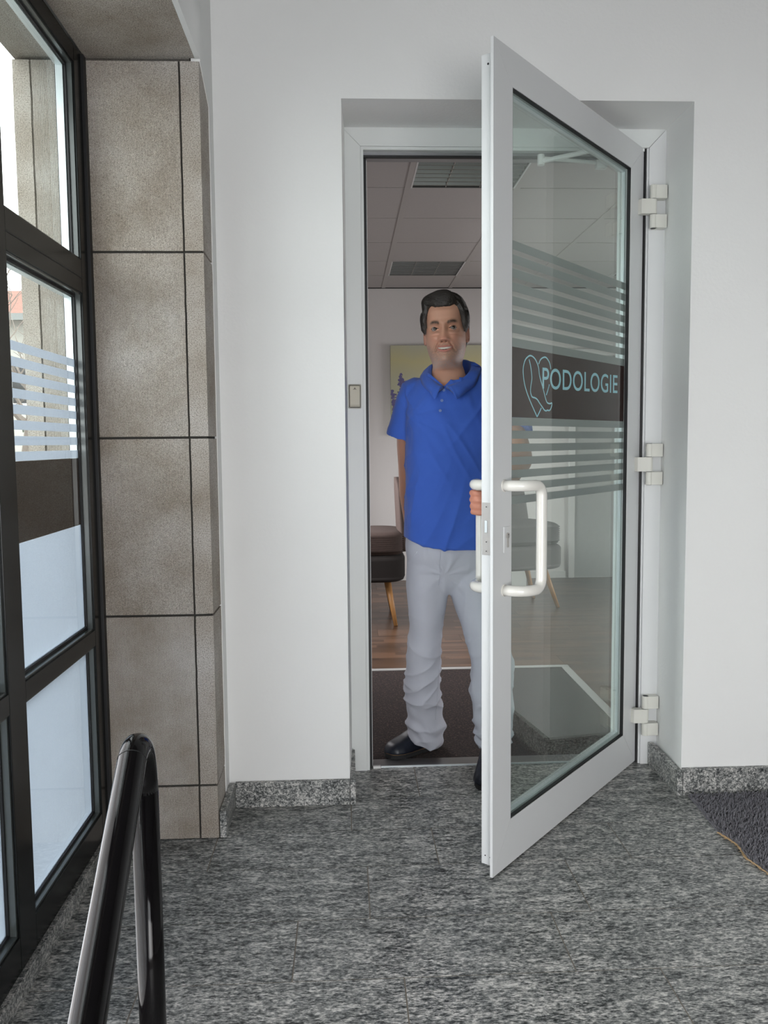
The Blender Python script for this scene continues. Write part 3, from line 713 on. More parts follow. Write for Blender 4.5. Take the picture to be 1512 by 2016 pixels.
def coir():
    m, nt, b = new_mat('coir'); v = mapped(nt, (1, 1, 1), 'World')
    n1 = N(nt, 'ShaderNodeTexNoise'); setin(n1, Scale=110, Detail=3, Roughness=.8); nt.links.new(v, n1.inputs['Vector'])
    c = ramp(nt, n1.outputs['Fac'], [(.38, (.005, .003, .003)), (.55, (.026, .014, .012)), (.68, (.10, .06, .054))])
    nt.links.new(c, b.inputs['Base Color']); setin(b, Roughness=.95)
    bp = N(nt, 'ShaderNodeBump'); setin(bp, Strength=.8, Distance=.004); nt.links.new(n1.outputs['Fac'], bp.inputs['Height']); nt.links.new(bp.outputs[0], b.inputs['Normal'])
    return m
m_coir = coir()
o = boxo('mat_surface', (-.57, 1.17, 3.217, 4.505, -.010, .0015), m_coir, cm); o.matrix_parent_inverse = KP
m_strip = plain('brushed_aluminium', (.50, .50, .49), .4, .3)
bm = bmesh.new(); box(bm, -.60, 1.215, 4.507, 4.548, -.009, .004, bevel=.001); o = obj('edge_profile', bm, m_strip, cm); o.matrix_parent_inverse = KP
bm = bmesh.new(); box(bm, 1.172, 1.213, 3.31, 4.506, -.009, .004, bevel=.001); o = obj('edge_profile', bm, m_strip, cm); o.matrix_parent_inverse = KP
bm = bmesh.new(); box(bm, -.60, -.572, 3.31, 4.506, -.009, .004, bevel=.001); o = obj('edge_profile', bm, m_strip, cm); o.matrix_parent_inverse = KP
boxo('baseboard_room', (RX0, 1.99, YW-.014, YW-.0003, 0, .06), m_white_pl, kind='structure', label='white skirting along the far wall of the room', category='skirting')
# inner door at the far right, seen through the glass
d2 = empty('door_2', (2.45, YW, 0), kind='structure', label='plain white inner door in the far wall, seen through the glass', category='door')
boxo('door_casing', (-.44, -.385, -.03, -.0003, 0, 2.06), m_white_pl, d2, .003); boxo('door_casing', (.385, .44, -.03, -.0003, 0, 2.06), m_white_pl, d2, .003); boxo('door_casing', (-.385, .385, -.03, -.0003, 2.0, 2.06), m_white_pl, d2, .003)
boxo('door_panel', (-.383, .383, -.012, -.0003, .004, 1.998), plain('inner_door_grey', (.42, .43, .42), .5), d2)
bm = bmesh.new(); tube(bm, [(.34, -.012, 1.02), (.34, -.05, 1.02), (.24, -.055, 1.02)], .008, 10); obj('door_handle', bm, m_steel, d2)
# canvas on the far wall
cv = empty('flower_canvas', (.80, YW-.02, 1.72), label='wide canvas of blue lavender on a yellow green meadow behind the man', category='picture')
def canvas_mat():
    m, nt, b = new_mat('lavender_print'); v = mapped(nt, (1, 1, 1), 'Object')
    sp = N(nt, 'ShaderNodeSeparateXYZ'); nt.links.new(v, sp.inputs[0])
    nz = N(nt, 'ShaderNodeTexNoise'); setin(nz, Scale=2.2, Detail=2); nt.links.new(v, nz.inputs['Vector'])
    h = mathn(nt, 'ADD', mathn(nt, 'ADD', mathn(nt, 'MULTIPLY', sp.outputs[2], .72), .5), mathn(nt, 'MULTIPLY', mathn(nt, 'SUBTRACT', nz.outputs['Fac'], .5), .25))
    c = ramp(nt, h, [(.05, (.30, .33, .22)), (.35, (.40, .43, .30)), (.52, (.50, .50, .36)), (.66, (.58, .54, .30)), (.85, (.50, .52, .45))])
    nt.links.new(c, b.inputs['Base Color']); setin(b, Roughness=.8); return m
m_canvas = canvas_mat()
bm = bmesh.new(); box(bm, -.395, .75, -.028, .018, -.42, .375, bevel=.002); cvp = obj('canvas', bm, m_canvas, cv)
m_purp = plain('lavender_blue', (.14, .125, .27), .8, var=.5, scale=40); m_leafg = plain('stem_green', (.16, .20, .12), .8, var=.3)
bm = bmesh.new()
def blob(bm, x, z, r, y=-.0285):
    k = 7; a0 = random.random()*6
    vs = [bm.verts.new((x+r*random.uniform(.6, 1.2)*math.cos(a0+2*PI*i/k), y-random.uniform(0, .0004), z+r*random.uniform(.5, 1)*math.sin(a0+2*PI*i/k))) for i in range(k)]
    bm.faces.new(vs)
for (sx, top, ln, wd) in ((-.305, .125, .36, .05), (-.385, -.02, .30, .04), (-.355, -.10, .28, .05), (-.19, .09, .3, .035), (-.24, -.12, .28, .05), (.0, .10, .35, .04), (.2, .15, .4, .045), (.42, .05, .3, .05), (.6, .12, .35, .04)):
    for k in range(150):
        t = random.random(); z = top-t*ln; wv = 1.7*wd*(.25+.9*t)*(1 if int(t*7) % 2 else .6)
        x = sx+random.gauss(0, .45)*wv+.03*t
        if x < -.385: continue
        blob(bm, x, z, random.uniform(.006, .015))
obj('painted_lavender', bm, m_purp, cv)
# brown lounge chair
m_vel = plain('brown_velvet', (.046, .028, .023), .85, var=.25, scale=60); m_oak = plain('orange_wood', (.40, .20, .07), .45, var=.2, scale=25)
m_dkcloth = plain('dark_brown_cloth', (.009, .006, .005), .9, var=.25, scale=60)
def chair(loc, rz, label, mat1, mat2, legm, lean=.09, bw=.24, by=.225):
    c = empty('lounge_chair', loc, rz, label=label, category='chair')
    c['group'] = 'lounge chairs in the practice room'
    # seat pad with cross ribs
    def pad(rx, ry, z0, z1, n=46, ribs=0):
        R = []
        zs = [(z0, .90), (z0+.010, .97), (z0+.03, 1.0)]
        m_ = 14
        for k in range(m_+1): zs.append((z0+.03+(z1-z0-.06)*k/m_, 1.0+(.020*math.cos(k*PI) if ribs else 0)))
        zs += [(z1-.015, .965), (z1-.004, .90), (z1, .80), (z1+.004, .4), (z1+.005, .02)]
        for z, s in zs: R.append(ell(0, 0, z, rx*s, ry*s, n, 4.5))
        bm = bmesh.new(); loft(bm, R); return bm
    o = obj('seat_cushion', pad(.285, .27, .480, .640, ribs=1), mat1, c, True)
    o = obj('seat_base', pad(.300, .275, .300, .485), mat2, c, True)
    bm = bmesh.new(); R = []
    for k in range(13):
        t = k/12; z = .50+t*.50; y0 = by+lean*t; rx = bw*(1-.18*t*t)*(.2+.8*min(1, (1-t)*6+.3) if t > .9 else 1)
        R.append([(x, y+y0, z+zz) for x, y, zz in ell(0, 0, 0, rx, .030*(1-.3*t), 36, 3)])
    loft(bm, R); obj('backrest', bm, mat1, c, True)
    for sx in (-1, 1):
        for sy in (-1, 1):
            bm = bmesh.new(); tube(bm, [(sx*.165, sy*.15, .305), (sx*.262, sy*.20, .0005)], [.023, .0135], 14); obj('leg', bm, legm, c, True)
    return c
chair((.125, 5.90, 0), -PI/2, 'brown ribbed velvet chair on splayed orange wood legs, left behind the man', m_vel, m_dkcloth, m_oak, -.030, .20, .262)
m_greyc = plain('grey_cloth', (.13, .12, .12), .9, var=.2, scale=60)
chair((1.27, 6.3, 0), .25, 'grey cushioned chair behind the door glass', m_greyc, m_greyc, m_oak)
tb = empty('side_cabinet', (1.26, 6.95, 0), label='low white cabinet by the far wall behind the glass', category='cabinet')
boxo('cabinet_body', (-.20, .20, -.2, .2, 0, .50), m_white_pl, tb, .004); boxo('cabinet_front', (-.192, .192, -.212, -.2005, .03, .485), m_white_pl, tb, .003)

# ================================================================== OUTDOORS through the left window
boxo('street_ground', (-60, -.95, -20, 70, -.3, -.1), plain('asphalt', (.16, .16, .16), .95, var=.2, scale=3), kind='structure', label='grey street surface outside the window', category='ground')
hs = empty('town_house', (-13, 30, -.1), label='pale town house with red tiled roof seen through the window', category='building')
m_hw = plain('pale_render', (.40, .38, .34), .9, var=.04, scale=.4); m_rt = plain('red_roof_tiles', (.20, .085, .06), .85, var=.3, scale=5)
bm = bmesh.new(); box(bm, -6, 4.2, -3, 4, 0, 5.3); obj('house_wall', bm, m_hw, hs)
bm = bmesh.new(); prism(bm, [(-3.6, 5.3), (4.6, 5.3), (.5, 6.75)], lambda u, v, d: (d, u, v), -6.4, 4.6); obj('roof', bm, m_rt, hs)
bm = bmesh.new(); box(bm, -6.3, 4.5, -3.75, -3.6, 5.14, 5.34); obj('gutter', bm, m_louvre, hs)
for k in range(4):
    x = -4.8+2.3*k
    fr = boxo('house_window', (x, x+1.1, -3.06, -2.98, 2.6, 4.0), m_white_pl, hs)
    boxo('window_pane', (x+.08, x+.52, -3.075, -3.055, 2.68, 3.92), m_black, fr); boxo('window_pane', (x+.58, x+1.02, -3.075, -3.055, 2.68, 3.92), m_black, fr)
def tree(loc, hgt, seed, label, leafy=False):
    r = random.Random(seed); t = empty('bare_tree', loc, label=label, category='tree'); t['group'] = 'bare winter trees outside'
    bm = bmesh.new(); tips = []
    def grow(p, d, L, rad, lv):
        n = 5; pts = [p]; dd = d.copy()
        for k in range(n):
            dd = (dd+Vector((r.gauss(0, .13), r.gauss(0, .13), r.gauss(.03, .08)))).normalized(); pts.append(pts[-1]+dd*L/n)
        tube(bm, pts, [rad*(1-.45*k/n) for k in range(n+1)], 6 if lv < 2 else 4)
        if lv == 4: tips.append(pts[-1]); return
        for k in range(3 if lv else 5):
            b = pts[r.choice((2, 3, 4, 5))]; nd = (dd+Vector((r.gauss(0, .65), r.gauss(0, .65), r.gauss(.1, .4)))).normalized()
            grow(b, nd, L*r.uniform(.55, .75), rad*.5, lv+1)
    grow(Vector((0, 0, 0)), Vector((0, 0, 1)), hgt*.42, hgt*.02, 0)
    obj('branches', bm, plain('bark', (.16, .13, .11), .9, var=.3, scale=6), t)
    if leafy:
        V, Fq = [], []
        for p in tips:
            for k in range(5):
                q = p+Vector((r.gauss(0, .12), r.gauss(0, .12), r.gauss(0, .12))); s = r.uniform(.03, .06); b = len(V)
                u = Vector((r.gauss(0, 1), r.gauss(0, 1), r.gauss(0, 1))).normalized()*s; w2 = u.orthogonal().normalized()*s*.6
                V += [tuple(q-u), tuple(q+w2), tuple(q+u), tuple(q-w2)]; Fq.append((b, b+1, b+2, b+3))
        me = bpy.data.meshes.new('leaves'); me.from_pydata(V, [], Fq); link('leaves', me, plain('dark_leaf', (.05, .06, .04), .8, var=.3), t, kind='stuff')
tree((-5.6, 14.6, -.1), 6.6, 3, 'bare winter tree outside, in front of the red roof')
tree((-6.2, 17.0, -.1), 3.4, 8, 'low shrub with dark leaves outside, beside the stone pillar', True)

# ================================================================== THE MAN IN THE DOORWAY
man = empty('person', (.40, 3.12, 0), label='smiling man in blue polo shirt and light grey trousers standing in the doorway', category='person')
NP = Matrix.Translation(-Vector(man.location))
def mpart(name, me, mat, smooth=True, parent=None, **kw):
    o = link(name, me, mat, parent or man, smooth, **kw)
    if parent is None: o.matrix_parent_inverse = NP
    return o
# ---------------- head + neck as a polar height field (local: x right in picture, y toward viewer, z up, eye level 0)
HK = [(-.300, .080, .055, .076), (-.255, .071, .052, .072), (-.215, .0665, .046, .068), (-.180, .0640, .042, .067), (-.155, .0620, .046, .067), (-.142, .0590, .062, .067),
      (-.130, .0560, .0800, .068), (-.118, .0570, .0890, .069), (-.100, .0635, .0915, .072), (-.080, .0700, .0915, .077), (-.060, .0735, .0905, .085),
      (-.035, .0750, .0905, .093), (-.010, .0755, .0890, .098), (.015, .0735, .0895, .101), (.040, .0740, .0905, .103), (.065, .0725, .0865, .101),
      (.085, .0670, .0760, .093), (.100, .0580, .0630, .080), (.112, .0450, .0470, .062), (.120, .0290, .0290, .040), (.1235, .0060, .0060, .010)]
HK = np.array(HK)
def hprof(z):
    out = []
    for c in (1, 2, 3):
        out.append(np.interp(z, HK[:, 0], HK[:, c]))
    return out
zs = np.concatenate([np.linspace(-.300, -.150, 24, endpoint=False), np.linspace(-.150, .060, 176, endpoint=False), np.linspace(.060, .1235, 46)])
nt_ = 300
uu = np.linspace(0, 1, nt_, endpoint=False)*2-1            # -1..1
tt = PI*np.sign(uu)*(np.abs(uu)*.62+.38*np.abs(uu)**2.6)   # denser at the face
def smoothed(zarr, k=9):
    P = np.array([hprof(z) for z in zarr]); Q = P.copy()
    for i in range(3):
        for it in range(4):
            Q[1:-1, i] = .25*Q[:-2, i]+.5*Q[1:-1, i]+.25*Q[2:, i]
    return Q
PR = smoothed(zs)
def gs(x, s): return np.exp(-.5*(x/s)**2)
HV = np.zeros((len(zs), nt_, 3)); HC = np.zeros((len(zs), nt_, 3))
skin = np.array((.52, .275, .185))
def mouth_line(x): return -.0755+7.5*x*x
for i, z in enumerate(zs):
    wd, fr, bk = PR[i]
    c, s = np.cos(tt), np.sin(tt)
    jaw = np.clip((-.05-z)/.08, 0, 1)*np.clip((z+.165)/.03, 0, 1)
    e = 2/(2.0+.35*np.clip((z+.05)/.1, 0, 1))
    x = wd*np.sign(s)*np.abs(s)**e*(1-.20*jaw*np.clip(c, 0, 1)**.7)
    y = np.where(c > 0, fr*np.abs(c)**e, -bk*np.abs(c)**e)
    front = np.clip(c*2.0, 0, 1)
    ax = np.abs(x); d = np.zeros(nt_)
    # brow ridge, temples, sockets
    d += .0075*gs(ax-.030, .018)*gs(z-.0185, .0070)
    d += .003*gs(x, .012)*gs(z-.016, .010)
    d -= .0135*gs(ax-.0335, .0135)*gs(z-.001, .0095)
    d -= .0070*gs(ax-.0165, .006)*gs(z-.004, .012)
    d -= .004*gs(ax-.062, .012)*gs(z-.03, .02)
    # bags under the eyes
    d += .0034*gs(ax-.033, .012)*gs(z+.0165, .0042); d -= .0022*gs(ax-.034, .013)*gs(z+.0245, .0028)
    # nose
    if z > -.065:
        t = np.clip((.012-z)/.056, 0, 1.0); ridge = .003+.021*t**1.25
        cut = 1/(1+np.exp(-(z+.0505)/.0022)); wn = .0062+.0062*t
        up_ = 1/(1+np.exp((z-.014)/.005))
        d += ridge*gs(x, wn)*cut*up_
        d += .0085*gs(ax-.0135, .0052)*gs(z+.0435, .0062)
        d += .0035*gs(x, .0075)*gs(z+.0425, .007)
    d -= .0075*gs(ax-.0078, .0036)*gs(z+.0525, .0026)
    # cheeks raised by the smile, fold beside the mouth
    d += .0105*gs(ax-.041, .0150)*gs(z+.035, .0135)
    fx = .0175+(-.046-z)*.52
    d -= .0052*gs(ax-fx, .0030)*np.clip((-.044-z)/.008, 0, 1)*np.clip((z+.088)/.010, 0, 1)
    d += .0030*gs(ax-fx-.008, .006)*np.clip((-.040-z)/.01, 0, 1)*np.clip((z+.095)/.012, 0, 1)
    d += .0040*gs(x, .026)*gs(z+.066, .016)              # muzzle
    # lips
    ml = mouth_line(x); inw = np.clip(1-(ax/.0305)**2, 0, 1)
    up_l = z-(ml+.0050*inw); lo_l = z-(ml-.0052*inw)
    d += .0034*gs(up_l-.0020, .0026)*np.sqrt(inw)
    d += .0042*gs(lo_l+.0035, .0032)*np.sqrt(inw)
    gap = (np.abs(z-ml) < .0048*np.clip(1-(ax/.0270)**2, 0, 1))
    d -= np.where(gap, .0105, 0)
    d -= .0030*gs(x, .017)*gs(z+.0935, .0045)
    d += .0070*gs(x, .015)*gs(z+.112, .011)              # chin
    d -= .002*gs(ax-.030, .003)*gs(z+.070, .006)
    y = y+d*front
    # eyelid opening
    ey = z-.0005; ex = ax-.0335
    lid = np.clip(1-(ex/.0132)**2, 0, 1)
    open_ = (ey < .0026*lid) & (ey > -.0034*lid) & (c > 0)
    rim = (~open_) & (np.abs(ex) < .0155) & (c > 0)
    y = np.where(open_, y-.0075, y)
    y = y+np.where(rim, .0042*gs(ey-.0056*lid-.0005, .0026)+.0028*gs(ey+.0052*lid, .0022), 0)
    HV[i] = np.stack([x, y, np.full(nt_, z)], 1)
    # ---- colour: pigment, plus shade painted into nostrils, mouth gap and eye slits
    col = np.tile(skin, (nt_, 1))
    def mixc(m, c2):
        global col
        col[:] = col*(1-m[:, None])+np.array(c2)*m[:, None]
    mixc(.45*gs(ax-.040, .016)*gs(z+.036, .016)*front, (.56, .235, .17))
    mixc(.50*gs(x, .012)*gs(z+.040, .012)*front, (.58, .25, .18))
    mixc(.4*gs(ax-.0335, .014)*gs(z+.013, .005)*front, (.38, .19, .15))
    # stubble
    st = np.clip((-.052-z)/.012, 0, 1)*np.clip((z+.150)/.012, 0, 1)*np.clip((c+.05)*3, 0, 1)
    cheekfree = np.clip((ax-fx-.004)/.012, 0, 1)*np.clip((z+.084)/.02, 0, 1)*np.clip((.060-ax)/.012, 0, 1)
    st = st*(1-cheekfree)*.6
    nzv = np.array([noise.noise(Vector((xx*330, yy*330, z*420))) for xx, yy in zip(x, y)])
    kk = min(max((-.085-z)/.04, 0), 1); mixc(.9*np.clip(1-np.hypot((ax-.0078)/.0042, (z+.0512)/.0026), 0, 1)**.5*front, (.07, .02, .015)); mixc(np.clip(st*(.68+1.2*nzv), 0, .85), tuple(np.array((.17, .115, .09))*(1-kk)+np.array((.36, .32, .29))*kk))  # first mix paints shade into the nostrils, second is the stubble
    lipu = np.sqrt(inw)*gs(up_l-.0018, .0024); lipl = np.sqrt(inw)*gs(lo_l+.0030, .0032)
    mixc(np.clip((lipu+lipl)*1.1, 0, 1)*front, (.50, .185, .15))
    mixc(np.where(gap, 1.0, 0)*front, (.06, .015, .012))
    mixc(np.where(open_, 1.0, 0), (.10, .05, .04))
    mixc(np.where(rim, .85*gs(ey-.0036*lid, .0010), 0), (.07, .04, .03))
    # brows
    bz = .0175+.0055*np.sin(np.clip((ax-.012)/.040, 0, 1)*PI*.8); bw = np.clip((ax-.0125)/.006, 0, 1)*np.clip((.054-ax)/.012, 0, 1)
    hairn = .65+.6*np.array([noise.noise(Vector((xx*500, 3, z*900))) for xx in x])
    mixc(np.clip(bw*gs(z-bz, .0040)*1.8*hairn, 0, .97)*front, (.03, .018, .012))
    HC[i] = col
th_ = math.radians(-12); rl = math.radians(3.0); pt = math.radians(-1)
# local (x, y toward viewer, z) -> world ; viewer is toward -Y
Rz = Matrix.Rotation(th_, 3, 'Z'); Ry = Matrix.Rotation(-rl, 3, 'Y'); Rx = Matrix.Rotation(pt, 3, 'X')
HR = np.array(Ry @ Rz @ Rx); HO = np.array((.3655, 3.068, 1.640)); HS = .955
def h2w(P):
    P = np.asarray(P, float)*HS; q = P*np.array((1, -1, 1)); hd = q @ HR.T
    # the neck stays upright below the jaw
    return hd+HO
def blend_neck(P):
    W = h2w(P); q = np.asarray(P, float); straight = q*np.array((1, -1, 1))+np.array((.392, 3.085, 1.640))
    k = np.clip((-.135-q[:, 2])/.11, 0, 1); k = k*k*(3-2*k)
    return W*(1-k[:, None])+straight*k[:, None]
HP_ = blend_neck(HV.reshape(-1, 3)); nr = len(zs)
faces = []
for i in range(nr-1):
    for j in range(nt_):
        j2 = (j+1) % nt_; faces.append((i*nt_+j2, i*nt_+j, (i+1)*nt_+j, (i+1)*nt_+j2))
faces.append(tuple((nr-1)*nt_+j for j in range(nt_))[::-1]); 
# ears
def ear(side):
    V, Fx, Cc = [], [], []
    n1, n2 = 26, 30
    for i in range(n1+1):
        r = i/n1
        for j in range(n2):
            a = 2*PI*j/n2
            ex = (.0175+.002*math.cos(a))*math.cos(a)*r; ez = (.033 if math.sin(a) > 0 else .029)*math.sin(a)*r
            bump = .0075*math.exp(-((r-.86)/.11)**2)-.006*math.exp(-(r/.5)**2)+.003*math.exp(-((r-.58)/.09)**2)*(1 if math.sin(a) > -.3 else .3)
            V.append((side*(.0735+.004+bump+.010*(-ex/.0175)*.5), -.010+ex, -.020+ez-.12*ex))
    for i in range(n1):
        for j in range(n2):
            a, b = i*n2+j, i*n2+(j+1) % n2; f = (a, b, b+n2, a+n2); Fx.append(f if side > 0 else f[::-1])
    b0 = len(V)
    for j in range(n2):
        v = V[n1*n2+j]; V.append((side*.066, v[1]*.9, v[2]*.92))
        a, b = n1*n2+j, n1*n2+(j+1) % n2; c2, d2 = b0+j, b0+(j+1) % n2; f = (a, b, d2, c2); Fx.append(f if side > 0 else f[::-1])
    return np.array(V), Fx
m_skin, nt, b = new_mat('skin'); at = N(nt, 'ShaderNodeAttribute', attribute_name='Col'); nt.links.new(at.outputs['Color'], b.inputs['Base Color'])
setin(b, Roughness=.52); b.inputs['Subsurface Weight'].default_value = .12; b.inputs['Subsurface Scale'].default_value = .006; b.inputs['Subsurface Radius'].default_value = (1, .35, .2)
tcn = N(nt, 'ShaderNodeTexCoord'); nn = N(nt, 'ShaderNodeTexNoise'); setin(nn, Scale=520, Detail=2); nt.links.new(tcn.outputs['Object'], nn.inputs['Vector'])
bpn = N(nt, 'ShaderNodeBump'); setin(bpn, Strength=.25, Distance=.0006); nt.links.new(nn.outputs['Fac'], bpn.inputs['Height']); nt.links.new(bpn.outputs[0], b.inputs['Normal'])

# ---------------- body under the clothes, arms and hands (one remeshed surface)
SH_L = Vector((.235, 3.125, 1.425)); SH_R = Vector((.555, 3.085, 1.425))
EL_L = Vector((.238, 3.215, 1.135)); WR_L = Vector((.250, 3.235, .915))
EL_R = Vector((.592, 2.835, 1.190)); WR_R = Vector((.468, 2.590, 1.088))
bm = bmesh.new()
loft(bm, interp_rings([(.74, .39, 3.125, .150, .095), (.88, .395, 3.125, .158, .105), (1.0, .40, 3.12, .155, .108), (1.15, .40, 3.115, .155, .108), (1.28, .398, 3.11, .160, .110), (1.38, .396, 3.11, .150, .098), (1.43, .394, 3.105, .110, .080), (1.47, .393, 3.10, .072, .062)], 30))
limb(bm, [(.335, 3.125, 1.405), SH_L+Vector((.05, 0, -.02)), SH_L+Vector((.02, 0, -.01)), SH_L.lerp(EL_L, .5), EL_L, EL_L.lerp(WR_L, .35), WR_L], [.040, .042, .045, .044, .038, .040, .0265], 22)
limb(bm, [(.455, 3.09, 1.405), SH_R-Vector((.02, 0, 0)), SH_R.lerp(EL_R, .5), EL_R, EL_R.lerp(WR_R, .35), WR_R], [.040, .044, .044, .038, .040, .0265], 22)
# relaxed hand (his right), half hidden behind the hip
hx = WR_L
limb(bm, [hx+Vector((0, 0, .01)), hx+Vector((.004, .004, -.04)), hx+Vector((.008, .006, -.085))], [(.024, .018), (.038, .017), (.038, .015)], 18, squash=(0, 1, 0))
for k, (dy, ln) in enumerate(((-.029, .070), (-.010, .080), (.010, .075), (.028, .060))):
    p = hx+Vector((.008, .006+dy, -.080))
    limb(bm, [p, p+Vector((.002, .001, -ln*.45)), p+Vector((.012, .002, -ln*.8)), p+Vector((.024, .003, -ln))], [.0095, .009, .0082, .0075], 10, 3)
p = hx+Vector((.004, -.022, -.025)); limb(bm, [p, p+Vector((.006, -.022, -.025)), p+Vector((.014, -.028, -.055))], [.011, .0105, .009], 10, 3)
# gripping hand (his left) closed round the inner handle bar
BAR = Vector((1.103, 3.128, 0))+Vector((-.6402736, -.76814694, 0))*.952+Vector((.76814694, -.6402736, 0))*(-.124)
dl = Vector((-.6402736, -.76814694, 0)); nl = Vector((.76814694, -.6402736, 0))
def around(ang, r, z):   # 0 = away from leaf (room side), +90 = toward free edge
    return BAR+(-nl*math.cos(ang)+dl*math.sin(ang))*r+Vector((0, 0, z))
pc = around(-1.15, .050, 1.066)
WRn = WR_R
limb(bm, [WRn+(WRn-EL_R).normalized()*-.01, WRn.lerp(pc, .5), pc, around(-.95, .034, 1.066)], [(.0265, .021), (.030, .021), (.035, .017), (.033, .012)], 20, 5, squash=(0, 0, 1))
for k, (z, r, sp) in enumerate(((1.0895, .0092, 2.9), (1.0715, .0092, 3.1), (1.0540, .0088, 3.0), (1.0385, .0078, 2.7))):
    pts = [around(a, .0155+r*(1.35 if a < .3 else 1.05), z-(.002*k)+.001*math.sin(a*2)) for a in (-.95, -.35, .35, 1.2, 1.8, 2.3, sp)]
    limb(bm, pts, [r*1.05, r*1.1, r*1.12, r, r*1.05, r*.98, r*.86], 12, 3)
pts = [around(-1.3, .046, 1.075), around(-1.6, .036, 1.086), around(-2.1, .028, 1.090), around(-2.8, .0275, 1.088)]
limb(bm, pts, [.014, .0125, .0115, .0095], 12, 4)
# ankles and heels inside trousers and clogs
limb(bm, [(.300, 3.13, .80), (.295, 3.15, .50), (.300, 3.27, .12), (.330, 3.300, .055)], [.06, .045, .034, .034], 16)
limb(bm, [(.480, 3.12, .80), (.520, 3.03, .48), (.535, 3.075, .13), (.528, 3.10, .055)], [.06, .045, .034, .034], 16)
bme = remesh(bm, .0032, 4)
def lean_up(co, no):
    o = np.zeros_like(co); o[:, 2] = .13*np.clip(co[:, 0]-.37, 0, .25)*np.clip((co[:, 2]-1.22)/.2, 0, 1)*np.clip((co[:, 1]-2.95)/.08, 0, 1); return o
displace(bme, lean_up)
bc = np.empty(len(bme.vertices)*3); bme.vertices.foreach_get('co', bc); bc = bc.reshape(-1, 3)
bcol = np.tile(skin*np.array((.98, .93, .9)), (len(bc), 1)); hd = (bc[:, 1] < 2.62)
bcol[hd] = skin*np.array((1.15, .92, .92))
bf = [tuple(p.vertices) for p in bme.polygons]
V = [HP_]; C_ = [HC.reshape(-1, 3)]; FF = list(faces); n0 = len(HP_)
for side in (-1, 1):
    ev, ef = ear(side); V.append(h2w(ev)); C_.append(np.tile(np.array((.50, .25, .18)), (len(ev), 1))); FF += [tuple(q+n0 for q in f) for f in ef]; n0 += len(ev)
V.append(bc); C_.append(bcol); FF += [tuple(q+n0 for q in f) for f in bf]
body = bpy.data.meshes.new('body'); body.from_pydata(np.concatenate(V).tolist(), [], FF); body.update(); set_colors(body, np.concatenate(C_))
body_o = mpart('body', body, m_skin)
# ---------------- eyes, teeth
m_eye, nt, b = new_mat('eye_white_iris'); v = mapped(nt, (1, 1, 1), 'Object'); sp = N(nt, 'ShaderNodeSeparateXYZ'); nt.links.new(v, sp.inputs[0])
rr = mathn(nt, 'SQRT', mathn(nt, 'ADD', mathn(nt, 'POWER', mathn(nt, 'ABSOLUTE', sp.outputs[0]), 2), mathn(nt, 'POWER', mathn(nt, 'ABSOLUTE', sp.outputs[2]), 2)))
cc = ramp(nt, mathn(nt, 'MULTIPLY', rr, 100), [(.0, (.005, .005, .005)), (.24, (.005, .005, .005)), (.27, (.028, .017, .011)), (.64, (.034, .021, .015)), (.72, (.27, .21, .185))])
nt.links.new(cc, b.inputs['Base Color']); setin(b, Roughness=.15)
for s in (-1, 1):
    bm = bmesh.new(); bmesh.ops.create_uvsphere(bm, u_segments=32, v_segments=24, radius=.0122)
    me = bpy.data.meshes.new('eye'); bm.to_mesh(me); bm.free()
    p = h2w(np.array([(s*.0335, .0655, .0004)]))[0]
    o = link('eye', me, m_eye, man, True); o.location = Vector(p)-Vector(man.location); o.rotation_euler = (math.radians(-6), 0, math.radians(-5))
bm = bmesh.new(); m_teeth = plain('teeth', (.62, .56, .49), .3, var=.04)
for k in range(-4, 5):
    x0 = k*.0056; wv = .0053
    ys = [.0890+.0045-14*(xx*xx) for xx in (x0-wv/2, x0+wv/2)]
    z0 = float(mouth_line(np.array(x0)))
    c8 = []
    for zz in (z0+.0045, z0-.0028+(.0004 if k % 2 else 0)):
        for xx, yy in ((x0-wv/2, ys[0]), (x0+wv/2, ys[1])): c8 += [(xx, yy, zz), (xx, yy-.005, zz)]
    W8 = h2w(np.array(c8)); vs = [bm.verts.new(q) for q in W8]
    for f in ((0, 2, 6, 4), (1, 5, 7, 3), (0, 1, 3, 2), (4, 6, 7, 5), (0, 4, 5, 1), (2, 3, 7, 6)): bm.faces.new([vs[i] for i in f])
bmesh.ops.recalc_face_normals(bm, faces=bm.faces)
me = bpy.data.meshes.new('teeth'); bm.to_mesh(me); bm.free(); mpart('teeth', me, m_teeth, False)
